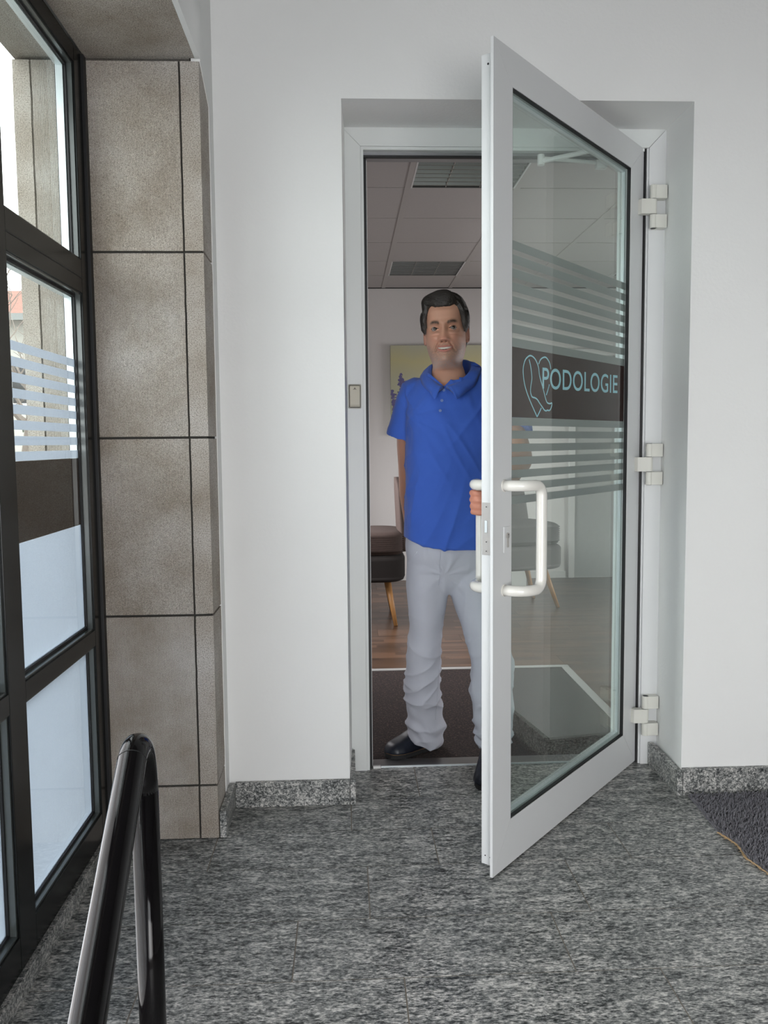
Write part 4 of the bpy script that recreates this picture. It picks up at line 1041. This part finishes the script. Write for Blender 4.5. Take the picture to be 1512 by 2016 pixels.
# ---------------- hair: a shaped cap with combed strands
m_hair, nt, b = new_mat('dark_brown_hair'); at = N(nt, 'ShaderNodeAttribute', attribute_name='Col'); nt.links.new(at.outputs['Color'], b.inputs['Base Color']); setin(b, Roughness=.48)
def head_surf(t, z):
    wd, fr, bk = hprof(z); c, s = math.cos(t), math.sin(t); e = 2/(2.0+.35*min(max((z+.05)/.1, 0), 1))
    x = wd*math.copysign(abs(s)**e, s); y = fr*abs(c)**e if c > 0 else -bk*abs(c)**e
    return np.array((x, y, z))
def hairline(t):
    a = abs(t)
    return float(np.interp(a, [0, .35, .62, .80, .95, 1.06, 1.20, 1.42, 1.52, 1.7, 2.2, 3.15], [.077, .078, .086, .078, .048, .012, -.012, -.010, .014, .016, -.070, -.095]))
def volume(t, z):
    e = z-hairline(t)
    th = .004+.011*min(max(e/.018, 0), 1)
    a = abs(t)
    th += .0045*math.exp(-((a-1.35)/.45)**2)*math.exp(-((z-.045)/.035)**2)     # fuller at the temples
    topk = min(max((z-.075)/.03, 0), 1)
    th += topk*(.007+.005*math.cos(t))*(1 if t < .55 else .55)                       # t<0 = picture left
    th += .013*math.exp(-((t+.95)/.40)**2)*math.exp(-((z-.088)/.016)**2)     # quiff hanging over the left temple
    th -= .009*math.exp(-((t-.80)/.14)**2)*math.exp(-((z-.095)/.018)**2); th -= .006*math.exp(-((t+1.25)/.4)**2)*math.exp(-((z-.066)/.008)**2)      # parting
    return th
def hair_pt(t, z, k=1.0):
    z = min(z, .1228); p = head_surf(t, z); c = np.array((0, -.008, .015)); d = p-c; d = d/np.linalg.norm(d)
    return p+d*volume(t, z)*k
V, Fq, Cq = [], [], []
zt_ = np.concatenate([np.linspace(0, 1, 70)]); nth = 260
tgrid = np.linspace(-PI, PI, nth, endpoint=False)
dark = np.array((.018, .013, .010)); grey = np.array((.10, .088, .080))
def hcol(t, z, r):
    g_ = math.exp(-((abs(t)-1.25)/.35)**2)*min(max((.045-z)/.06, 0), 1)
    return dark*(1-g_)*(.7+.8*r)+grey*g_*(.5+1.0*r)
for u in zt_:
    for t in tgrid:
        h0 = hairline(t); z = h0+(.1228-h0)*(u**.85)
        wob = .0030*noise.noise(Vector((t*9+z*70, z*45-t*3, 1)))+.0015*noise.noise(Vector((t*30+z*90, z*60, 2)))
        p = hair_pt(t, z, 1 if u > .001 else .0); c = p-np.array((0, -.008, .015)); p = p+c/np.linalg.norm(c)*wob
        V.append(p); Cq.append(hcol(t, z, .5))
for i in range(len(zt_)-1):
    for j in range(nth):
        j2 = (j+1) % nth; Fq.append((i*nth+j2, i*nth+j, (i+1)*nth+j, (i+1)*nth+j2))
Fq.append(tuple((len(zt_)-1)*nth+j for j in range(nth))[::-1])
V = list(h2w(np.array(V))); rs = random.Random(5)
for k in range(5200):
    t = rs.uniform(-PI, PI); h0 = hairline(t); top_ = rs.random() < .6
    z = h0+(.1225-h0)*(rs.random()**(.5 if top_ else 1.0))
    if rs.random() < .25 and abs(t) < 1.1: z = h0+rs.random()*.012
    r0 = rs.random(); pts = []; tt0, zz0 = t, z
    for q in range(7):
        pts.append(hair_pt(tt0, zz0, 1.0+.05*math.sin(q*.6)+.04*r0 if q else .6))
        a = abs(tt0)
        if zz0 > .066 and a < 1.5:     # top: combed across to picture left and back
            stp = .0085/max(.02, hprof(zz0)[0]); tt0 += -stp*(1.0 if tt0 < .72 else -1.1); zz0 += -.0014 if tt0 < -.5 else .0008
        else:
            zz0 -= .0075; tt0 += math.copysign(.05, tt0)
        if zz0 < hairline(tt0)-.004: break
    if len(pts) < 3: continue
    P = h2w(np.array(pts)); b0 = len(V); n = len(P)
    for q in range(n):
        tg = P[min(q+1, n-1)]-P[max(q-1, 0)]; tg = tg/(np.linalg.norm(tg)+1e-9); a1 = np.cross(tg, (0.3, .5, .8)); a1 /= np.linalg.norm(a1)+1e-9; a2 = np.cross(tg, a1)
        wv = .00085*(1-.7*q/(n-1))
        for m_ in range(3):
            an = 2*PI*m_/3; V.append(P[q]+(a1*math.cos(an)+a2*math.sin(an))*wv); Cq.append(hcol(tt0, z, r0))
    for q in range(n-1):
        for m_ in range(3):
            m2 = (m_+1) % 3; Fq.append((b0+q*3+m_, b0+q*3+m2, b0+q*3+3+m2, b0+q*3+3+m_))
me = bpy.data.meshes.new('hair'); me.from_pydata([tuple(v) for v in V], [], Fq); me.update(); set_colors(me, np.array(Cq)); mpart('hair', me, m_hair)

# ---------------- polo shirt
m_shirt = plain('blue_pique_cotton', (.040, .115, .50), .88, var=.05, scale=20, bump=.0004, bscale=900, sheen=.15)
def fold(co, scale, seed, sharp=1.6):
    n = vnoise(co, scale, seed); return (1-np.abs(n)*2.2).clip(0, 1)**sharp
bm = bmesh.new()
loft(bm, interp_rings([(.845, .398, 3.118, .188, .136), (.90, .399, 3.118, .188, .137), (1.0, .400, 3.115, .184, .135), (1.10, .400, 3.112, .181, .131), (1.20, .400, 3.108, .180, .128), (1.30, .398, 3.106, .181, .126), (1.37, .396, 3.106, .177, .118), (1.42, .394, 3.106, .165, .102), (1.452, .393, 3.103, .138, .088), (1.480, .393, 3.100, .104, .074), (1.502, .393, 3.10, .074, .064)], 44, 56, 2.5))
def sleeve(sh, el, out, k, side):
    ax = (el-sh).normalized(); e = sh+ax*k
    limb_pts = [Vector((sh.x-out*.085, sh.y, sh.z+.012)), sh+Vector((0, 0, .004)), sh+ax*k*.5, e]
    rr_ = [(.046, .054), (.050, .058), (.057, .060), (.066, .064)]
    P, Rr = [], []
    for i in range(3):
        for q in range(5): f = q/5; P.append(limb_pts[i].lerp(limb_pts[i+1], f)); Rr.append((rr_[i][0]*(1-f)+rr_[i+1][0]*f, rr_[i][1]*(1-f)+rr_[i+1][1]*f))
    P.append(e); Rr.append(rr_[3]); tube(bm, P, Rr, 28, True, squash=(1, 0, 0))
sleeve(SH_L+Vector((.010, 0, -.004)), Vector((.200, 3.17, 1.20)), -1, .168, -1)
sleeve(SH_R+Vector((.004, 0, .0)), EL_R, 1, .235, 1)
shirt = remesh(bm, .0046, 7)
def shirt_fold(co, no):
    x, y, z = co.T; d = np.zeros(len(co)); fx = (no[:, 1] < .3)
    u = co.copy(); cA = np.stack([x+.55*(z-1.2), y*.3, z*.35], 1); cB = np.stack([x-.35*(z-1.0), y*.3, z*.3], 1)
    d += .0075*fold(cA, (15, 10, 5), 1, 2.6)*np.clip((z-1.02)/.2, 0, 1)*.8
    d += .0090*fold(cB, (13, 10, 4), 2, 2.6)*np.clip((1.22-z)/.25, 0, 1)
    cC = np.stack([x*.6-.9*z, y*.4, x*.5], 1); d += .0050*fold(cC, (9, 8, 9), 3, 2.4)
    # pulls fanning out from the armpit on the picture's left
    ang = np.arctan2(z-1.33, x-.225); rad = np.hypot(z-1.33, x-.225)
    d += .0040*np.clip(np.sin(ang*9+rad*8), 0, 1)*np.exp(-((rad-.10)/.07)**2)*(no[:, 1] < 0)
    d -= .004*np.exp(-((rad-.045)/.02)**2)*(no[:, 1] < 0)*(x > .222)
    d *= np.where(x < .222, .35, 1.0)
    return d-.003
displace(shirt, shirt_fold); displace(shirt, lean_up)
bm = bmesh.new(); bm.from_mesh(shirt)
VZ = 1.438; VX = .352
for sgn in (-1, 1):
    gg = [f for f in bm.faces if f.calc_center_median().y < 3.12 and f.calc_center_median().z > VZ-.02]
    gg = gg+list({e for f in gg for e in f.edges})+list({v for f in gg for v in f.verts})
    bmesh.ops.bisect_plane(bm, geom=gg, dist=1e-5, plane_co=(VX, 3, VZ), plane_no=Vector((sgn*1.0, 0, -1.0)).normalized())
rem = []
for f in bm.faces:
    c = f.calc_center_median()
    # neck opening and v, open sleeve ends
    if c.y < 3.12 and c.z > VZ and abs(c.x-VX) < 1.0*(c.z-VZ): rem.append(f)
    elif c.z > 1.462 and (c.x-.393)**2+(c.y-3.10)**2 < .086**2: rem.append(f)
bmesh.ops.delete(bm, geom=rem, context='FACES'); bm.to_mesh(shirt); bm.free()
# slanted hem
def hem(co, no):
    o = np.zeros_like(co); k = np.clip((1.0-co[:, 2])/.155, 0, 1); o[:, 2] = k*(.010-.045*(co[:, 0]-.36)+.028*np.clip((.31-co[:, 0])/.09, 0, 1)); return o
displace(shirt, hem)
sh_o = mpart('polo_shirt', shirt, m_shirt)
# collar: a fold-over band with two points
from mathutils.bvhtree import BVHTree
_b = bmesh.new(); _b.from_mesh(shirt); BV = BVHTree.FromBMesh(_b)
def collar():
    V, Fc = [], []; n = 90; cx, cy = .3925, 3.098
    for i in range(n+1):
        u = i/n*2-1                                     # -1 picture left tip, 0 nape, 1 right tip
        a = u*PI*.985; s = math.sin(a); c = math.cos(a)   # a=0 -> back
        k = abs(u)**2.2
        rx, ry = .0700+.004*k, .0660+.006*k
        fz = (1-math.cos(a))/2                          # 0 back, 1 front
        zt = 1.540-.100*fz**1.5+(.020 if s > 0 else .004)*abs(s)**1.5*(1-.6*fz)
        xi = cx+rx*s*(1-.18*fz**6)-.038*fz**3; yi = cy+ry*c-.026*fz**2
        zin = zt-.030-.030*(1-fz)-.012*fz
        drop = .032+.018*max(0, (abs(u)-.45)/.55)**1.4
        fl = .018+.026*math.sin(min(1, abs(u)*1.05)*PI)**.8
        tipk = max(0, (abs(u)-.80)/.20)
        xo = cx+(rx+fl)*s-.038*fz**3+math.copysign(.034*tipk, s); yo = cy+(ry+fl)*c-.036*fz**2+.002*tipk; zo = zt-drop
        hit = BV.ray_cast(Vector((xo, yo, 1.75)), Vector((0, 0, -1)))
        if hit[0] is not None: zo = max(zo, min(hit[0].z+.003, zt-.008))
        h2 = BV.ray_cast(Vector((xo, 2.6, zo)), Vector((0, 1, 0)))
        if h2[0] is not None and c < .35: yo = min(yo, h2[0].y-.004)
        prof = [((xi+cx*0), yi, zin), (xi, yi, zt-.008), (xi+.0025*s, yi+.0025*c, zt), (xi*.6+xo*.4, yi*.6+yo*.4, zt-.004), (xi*.25+xo*.75, yi*.25+yo*.75, zt*.5+zo*.5), (xo, yo, zo),
                (xo-.003*s, yo-.003*c, zo+.0005), (xi*.35+xo*.65-.003*s, yi*.35+yo*.65-.003*c, zt*.5+zo*.5-.001), (xi+.004*s, yi+.004*c, zt-.010)]
        V += prof
    m_ = 9
    for i in range(n):
        for j in range(m_-1): a = i*m_+j; Fc.append((a, a+1, a+1+m_, a+m_))
    for i in (0, n): Fc.append(tuple(i*m_+j for j in range(m_)))
    me = bpy.data.meshes.new('collar'); me.from_pydata([tuple(v) for v in V], [], Fc); me.update(); return me
cme = collar();  bm = bmesh.new(); bm.from_mesh(cme); bmesh.ops.recalc_face_normals(bm, faces=bm.faces); bm.to_mesh(cme); bm.free()
mpart('collar', cme, m_shirt, parent=sh_o)
from mathutils.bvhtree import BVHTree
bmt = bmesh.new(); bmt.from_mesh(shirt); bvh = BVHTree.FromBMesh(bmt)
def front(x, z, off=.001):
    h = bvh.ray_cast(Vector((x, 2.6, z)), Vector((0, 1, 0)))
    return (h[0].y if h[0] else 2.98)-off
bm = bmesh.new(); rowsP = []
for k in range(24):
    z = 1.436-.092*k/23; xc = .352-.20*(1.436-z)
    rowsP.append([bm.verts.new((xc+dx, front(xc+dx, z)-.0012*(abs(dx) < .014), z)) for dx in (-.0165, -.0155, -.008, 0, .008, .0155, .0165)])
for a, b2 in zip(rowsP, rowsP[1:]):
    for i in range(6): bm.faces.new((a[i], b2[i], b2[i+1], a[i+1]))
me = bpy.data.meshes.new('placket'); bm.to_mesh(me); bm.free(); mpart('placket', me, m_shirt, parent=sh_o)
m_btn = plain('blue_button', (.10, .17, .42), .3, var=.05)
for z in (1.425, 1.388, 1.352):
    xc = .352-.20*(1.436-z); y = front(xc, z)-.0016
    bm = bmesh.new(); tube(bm, [(xc, y, z), (xc, y-.0018, z), (xc, y-.0022, z)], [.0054, .0054, .0046], 20)
    for dx, dz in ((-.0013, 0), (.0013, 0)): tube(bm, [(xc+dx, y-.0020, z+dz), (xc+dx, y-.0026, z+dz)], .0006, 6)
    me = bpy.data.meshes.new('button'); bm.to_mesh(me); bm.free(); mpart('button', me, m_btn, False, parent=sh_o)

# ---------------- trousers
m_tr = plain('light_grey_cotton', (.50, .51, .575), .82, var=.04, scale=14, bump=.0003, bscale=1100)
bm = bmesh.new()
loft(bm, interp_rings([(.675, .385, 3.125, .040, .050), (.715, .388, 3.125, .095, .085), (.79, .392, 3.122, .160, .110), (.86, .395, 3.12, .176, .122), (.955, .398, 3.12, .165, .115)], 14, 56, 2.5))
def leg(keys):
    P = [Vector(k[:3]) for k in keys]; limb_r = [k[3] for k in keys]
    pts, rs_ = [], []
    for i in range(len(P)-1):
        p0, p1, p2, p3 = P[max(i-1, 0)], P[i], P[i+1], P[min(i+2, len(P)-1)]
        for q in range(6):
            t = q/6; pts.append(.5*((2*p1)+(-p0+p2)*t+(2*p0-5*p1+4*p2-p3)*t*t+(-p0+3*p1-3*p2+p3)*t**3))
            a, b2 = limb_r[i], limb_r[i+1]; rs_.append((a[0]*(1-t)+b2[0]*t, a[1]*(1-t)+b2[1]*t))
    pts.append(P[-1]); rs_.append(limb_r[-1]); tube(bm, pts, rs_, 36, True, squash=(1, 0, 0))
leg([(.306, 3.125, .87, (.086, .104)), (.306, 3.125, .80, (.083, .095)), (.299, 3.128, .70, (.081, .092)), (.295, 3.135, .55, (.063, .078)), (.287, 3.155, .42, (.066, .077)), (.287, 3.205, .28, (.070, .076)), (.298, 3.25, .15, (.069, .072)), (.303, 3.272, .088, (.064, .066))])
leg([(.482, 3.120, .87, (.086, .104)), (.474, 3.120, .80, (.083, .095)), (.470, 3.105, .70, (.092, .098)), (.498, 3.070, .58, (.080, .086)), (.525, 3.035, .45, (.077, .080)), (.528, 3.030, .30, (.074, .074)), (.534, 3.050, .17, (.066, .070)), (.545, 3.070, .095, (.062, .064))])
tro = remesh(bm, .0046, 16)
def tr_fold(co, no):
    x, y, z = co.T; d = np.zeros(len(co))
    low = np.clip((.60-z)/.4, 0, 1); crotch = np.exp(-((z-.74)/.09)**2)
    cA = np.stack([x*1.0, y, z+.45*x], 1)
    d += (.003+.008*low)*fold(cA, (5, 4, 10), 11, 3.0)*np.clip((.66-z)/.15, 0, 1)
    cB = np.stack([x, y, z-.6*x], 1); d += (.003+.007*low)*fold(cB, (6, 5, 12), 12, 3.2)*np.clip((.60-z)/.2, 0, 1)
    an = np.arctan2(z-.76, x-.355); d += .0035*np.clip(np.sin(an*7), 0, 1)*np.exp(-((np.hypot(z-.74, x-.36)-.07)/.06)**2)*(no[:, 1] < 0)
    cC = np.stack([x, y, z*.25], 1); d += .0035*fold(cC, (16, 9, 8), 14)*np.clip((z-.45)/.2, 0, 1)
    k = np.exp(-((z-.13)/.045)**2); d += .0035*k*np.sin(z*120+x*45+2*np.sin(x*40+co[:,1]*30))
    return d-.002
displace(tro, tr_fold)
def trhem(co, no):
    o = np.zeros_like(co); L = co[:, 0] < .43; k = np.clip((.20-co[:, 2])/.11, 0, 1)
    o[:, 2] = k*np.where(L, -.42*(co[:, 0]-.290)-.02, .02); return o
displace(tro, trhem)
tr_o = mpart('trousers', tro, m_tr)
# fly and side seams
bm = bmesh.new(); bmt2 = bmesh.new(); bmt2.from_mesh(tro); bv2 = BVHTree.FromBMesh(bmt2)
def seam(P):
    pts = []
    for x, z in P:
        h = bv2.ray_cast(Vector((x, 2.6, z)), Vector((0, 1, 0)))
        if h[0]: pts.append(h[0]-Vector((0, .0002, 0)))
    if len(pts) > 3: tube(bm, pts, .0011, 5)
seam([(.335+.002*math.sin(k), .862-.013*k) for k in range(12)])
seam([(.350-.00035*k, .60-.010*k) for k in range(44)])
seam([(.255-.006*k, .845-.010*k) for k in range(7)])
me = bpy.data.meshes.new('seams'); bm.to_mesh(me); bm.free(); mpart('seams', me, m_tr, parent=tr_o)

# ---------------- clogs
m_clog = plain('navy_clog_leather', (.006, .009, .018), .42, var=.3, scale=30); m_cork = plain('cork_footbed', (.36, .22, .11), .85, var=.25, scale=120); m_sole = plain('clog_sole', (.012, .012, .013), .8, var=.2)
def clog(heel, toe, label=None):
    heel = Vector(heel); toe = Vector(toe); ax = (toe-heel); L = ax.length; ax.normalize(); sd = ax.cross(Vector((0, 0, 1)))
    def outline(t, side):   # half widths along the foot, 0 heel..1 toe
        w_ = np.interp(t, [0, .03, .10, .25, .45, .62, .78, .90, .97, 1.0], [.004, .020, .030, .0335, .036, .044, .049, .042, .024, .004])
        return w_*(1.06 if side > 0 else .98)
    def slab(z0, z1, k, name, mat, parent):
        bm = bmesh.new(); pts = [(t, outline(t, 1)*k) for t in np.linspace(0, 1, 28)]+[(t, -outline(t, -1)*k) for t in np.linspace(1, 0, 28)[1:-1]]
        vs = []
        for z in (z0, z1): vs.append([bm.verts.new(heel+ax*((t-.5)*k+.5)*L+sd*w_+Vector((0, 0, z))) for t, w_ in pts])
        bm.faces.new(vs[0][::-1]); bm.faces.new(vs[1])
        for i in range(len(pts)): j = (i+1) % len(pts); bm.faces.new((vs[0][i], vs[0][j], vs[1][j], vs[1][i]))
        bmesh.ops.recalc_face_normals(bm, faces=bm.faces)
        me = bpy.data.meshes.new(name); bm.to_mesh(me); bm.free(); return mpart(name, me, mat, False)if parent is None else mpart(name, me, mat, False, parent=parent)
    # the upper
    bm = bmesh.new(); R = []
    for t in np.linspace(.34, 1.0, 26):
        w_ = outline(t, 1)*1.03; h = np.interp(t, [.34, .45, .55, .68, .80, .90, .96, 1.0], [.108, .104, .092, .074, .062, .054, .043, .022])
        ring_ = []
        for k in range(29):
            a = PI*k/28; ca, sa = math.cos(a), math.sin(a)
            ring_.append(heel+ax*t*L+sd*(w_*math.copysign(abs(ca)**.62, ca)*(1-.10*sa))+Vector((0, 0, .020+(h-.020)*abs(sa)**.8)))
        R.append([bm.verts.new(c) for c in ring_])
    for a, b2 in zip(R, R[1:]):
        for k in range(28): bm.faces.new((a[k], a[k+1], b2[k+1], b2[k]))
    bm.faces.new(R[-1])
    bmesh.ops.recalc_face_normals(bm, faces=bm.faces)
    me = bpy.data.meshes.new('clog'); bm.to_mesh(me); bm.free(); up_o = mpart('clog', me, m_clog); up_o['label'] = 'dark navy leather clog'
    md = up_o.modifiers.new('t', 'SOLIDIFY'); md.thickness = .004; md.offset = -1
    slab(.0, .016, 1.0, 'sole', m_sole, up_o); slab(.0162, .030, .97, 'footbed', m_cork, up_o)
    bm = bmesh.new(); c1 = []
    for k in range(17):
        a = PI*k/16; ca, sa = math.cos(a), math.sin(a); t = .47-.10*abs(ca); w_ = outline(t, 1)*1.07
        c1.append(heel+ax*t*L+sd*(w_*math.copysign(abs(ca)**.62, ca)*(1-.10*sa))+Vector((0, 0, .024+.0830*abs(sa)**.8)))
    tube(bm, c1, [(.010, .0022)]*17, 8, squash=tuple(ax)); me = bpy.data.meshes.new('strap'); bm.to_mesh(me); bm.free(); mpart('strap', me, m_clog, parent=up_o)
    bm = bmesh.new(); q = c1[12]+ (c1[12]-(heel+ax*.45*L+Vector((0, 0, .05)))).normalized()*.003; tube(bm, [q, q+(c1[12]-(heel+ax*.45*L+Vector((0, 0, .05)))).normalized()*.002], .006, 14)
    me = bpy.data.meshes.new('buckle'); bm.to_mesh(me); bm.free(); mpart('buckle', me, m_steel, parent=up_o)
clog((.372, 3.350, .0046), (.142, 3.225, .0046))
clog((.535, 3.135, .0), (.492, 2.885, .0))
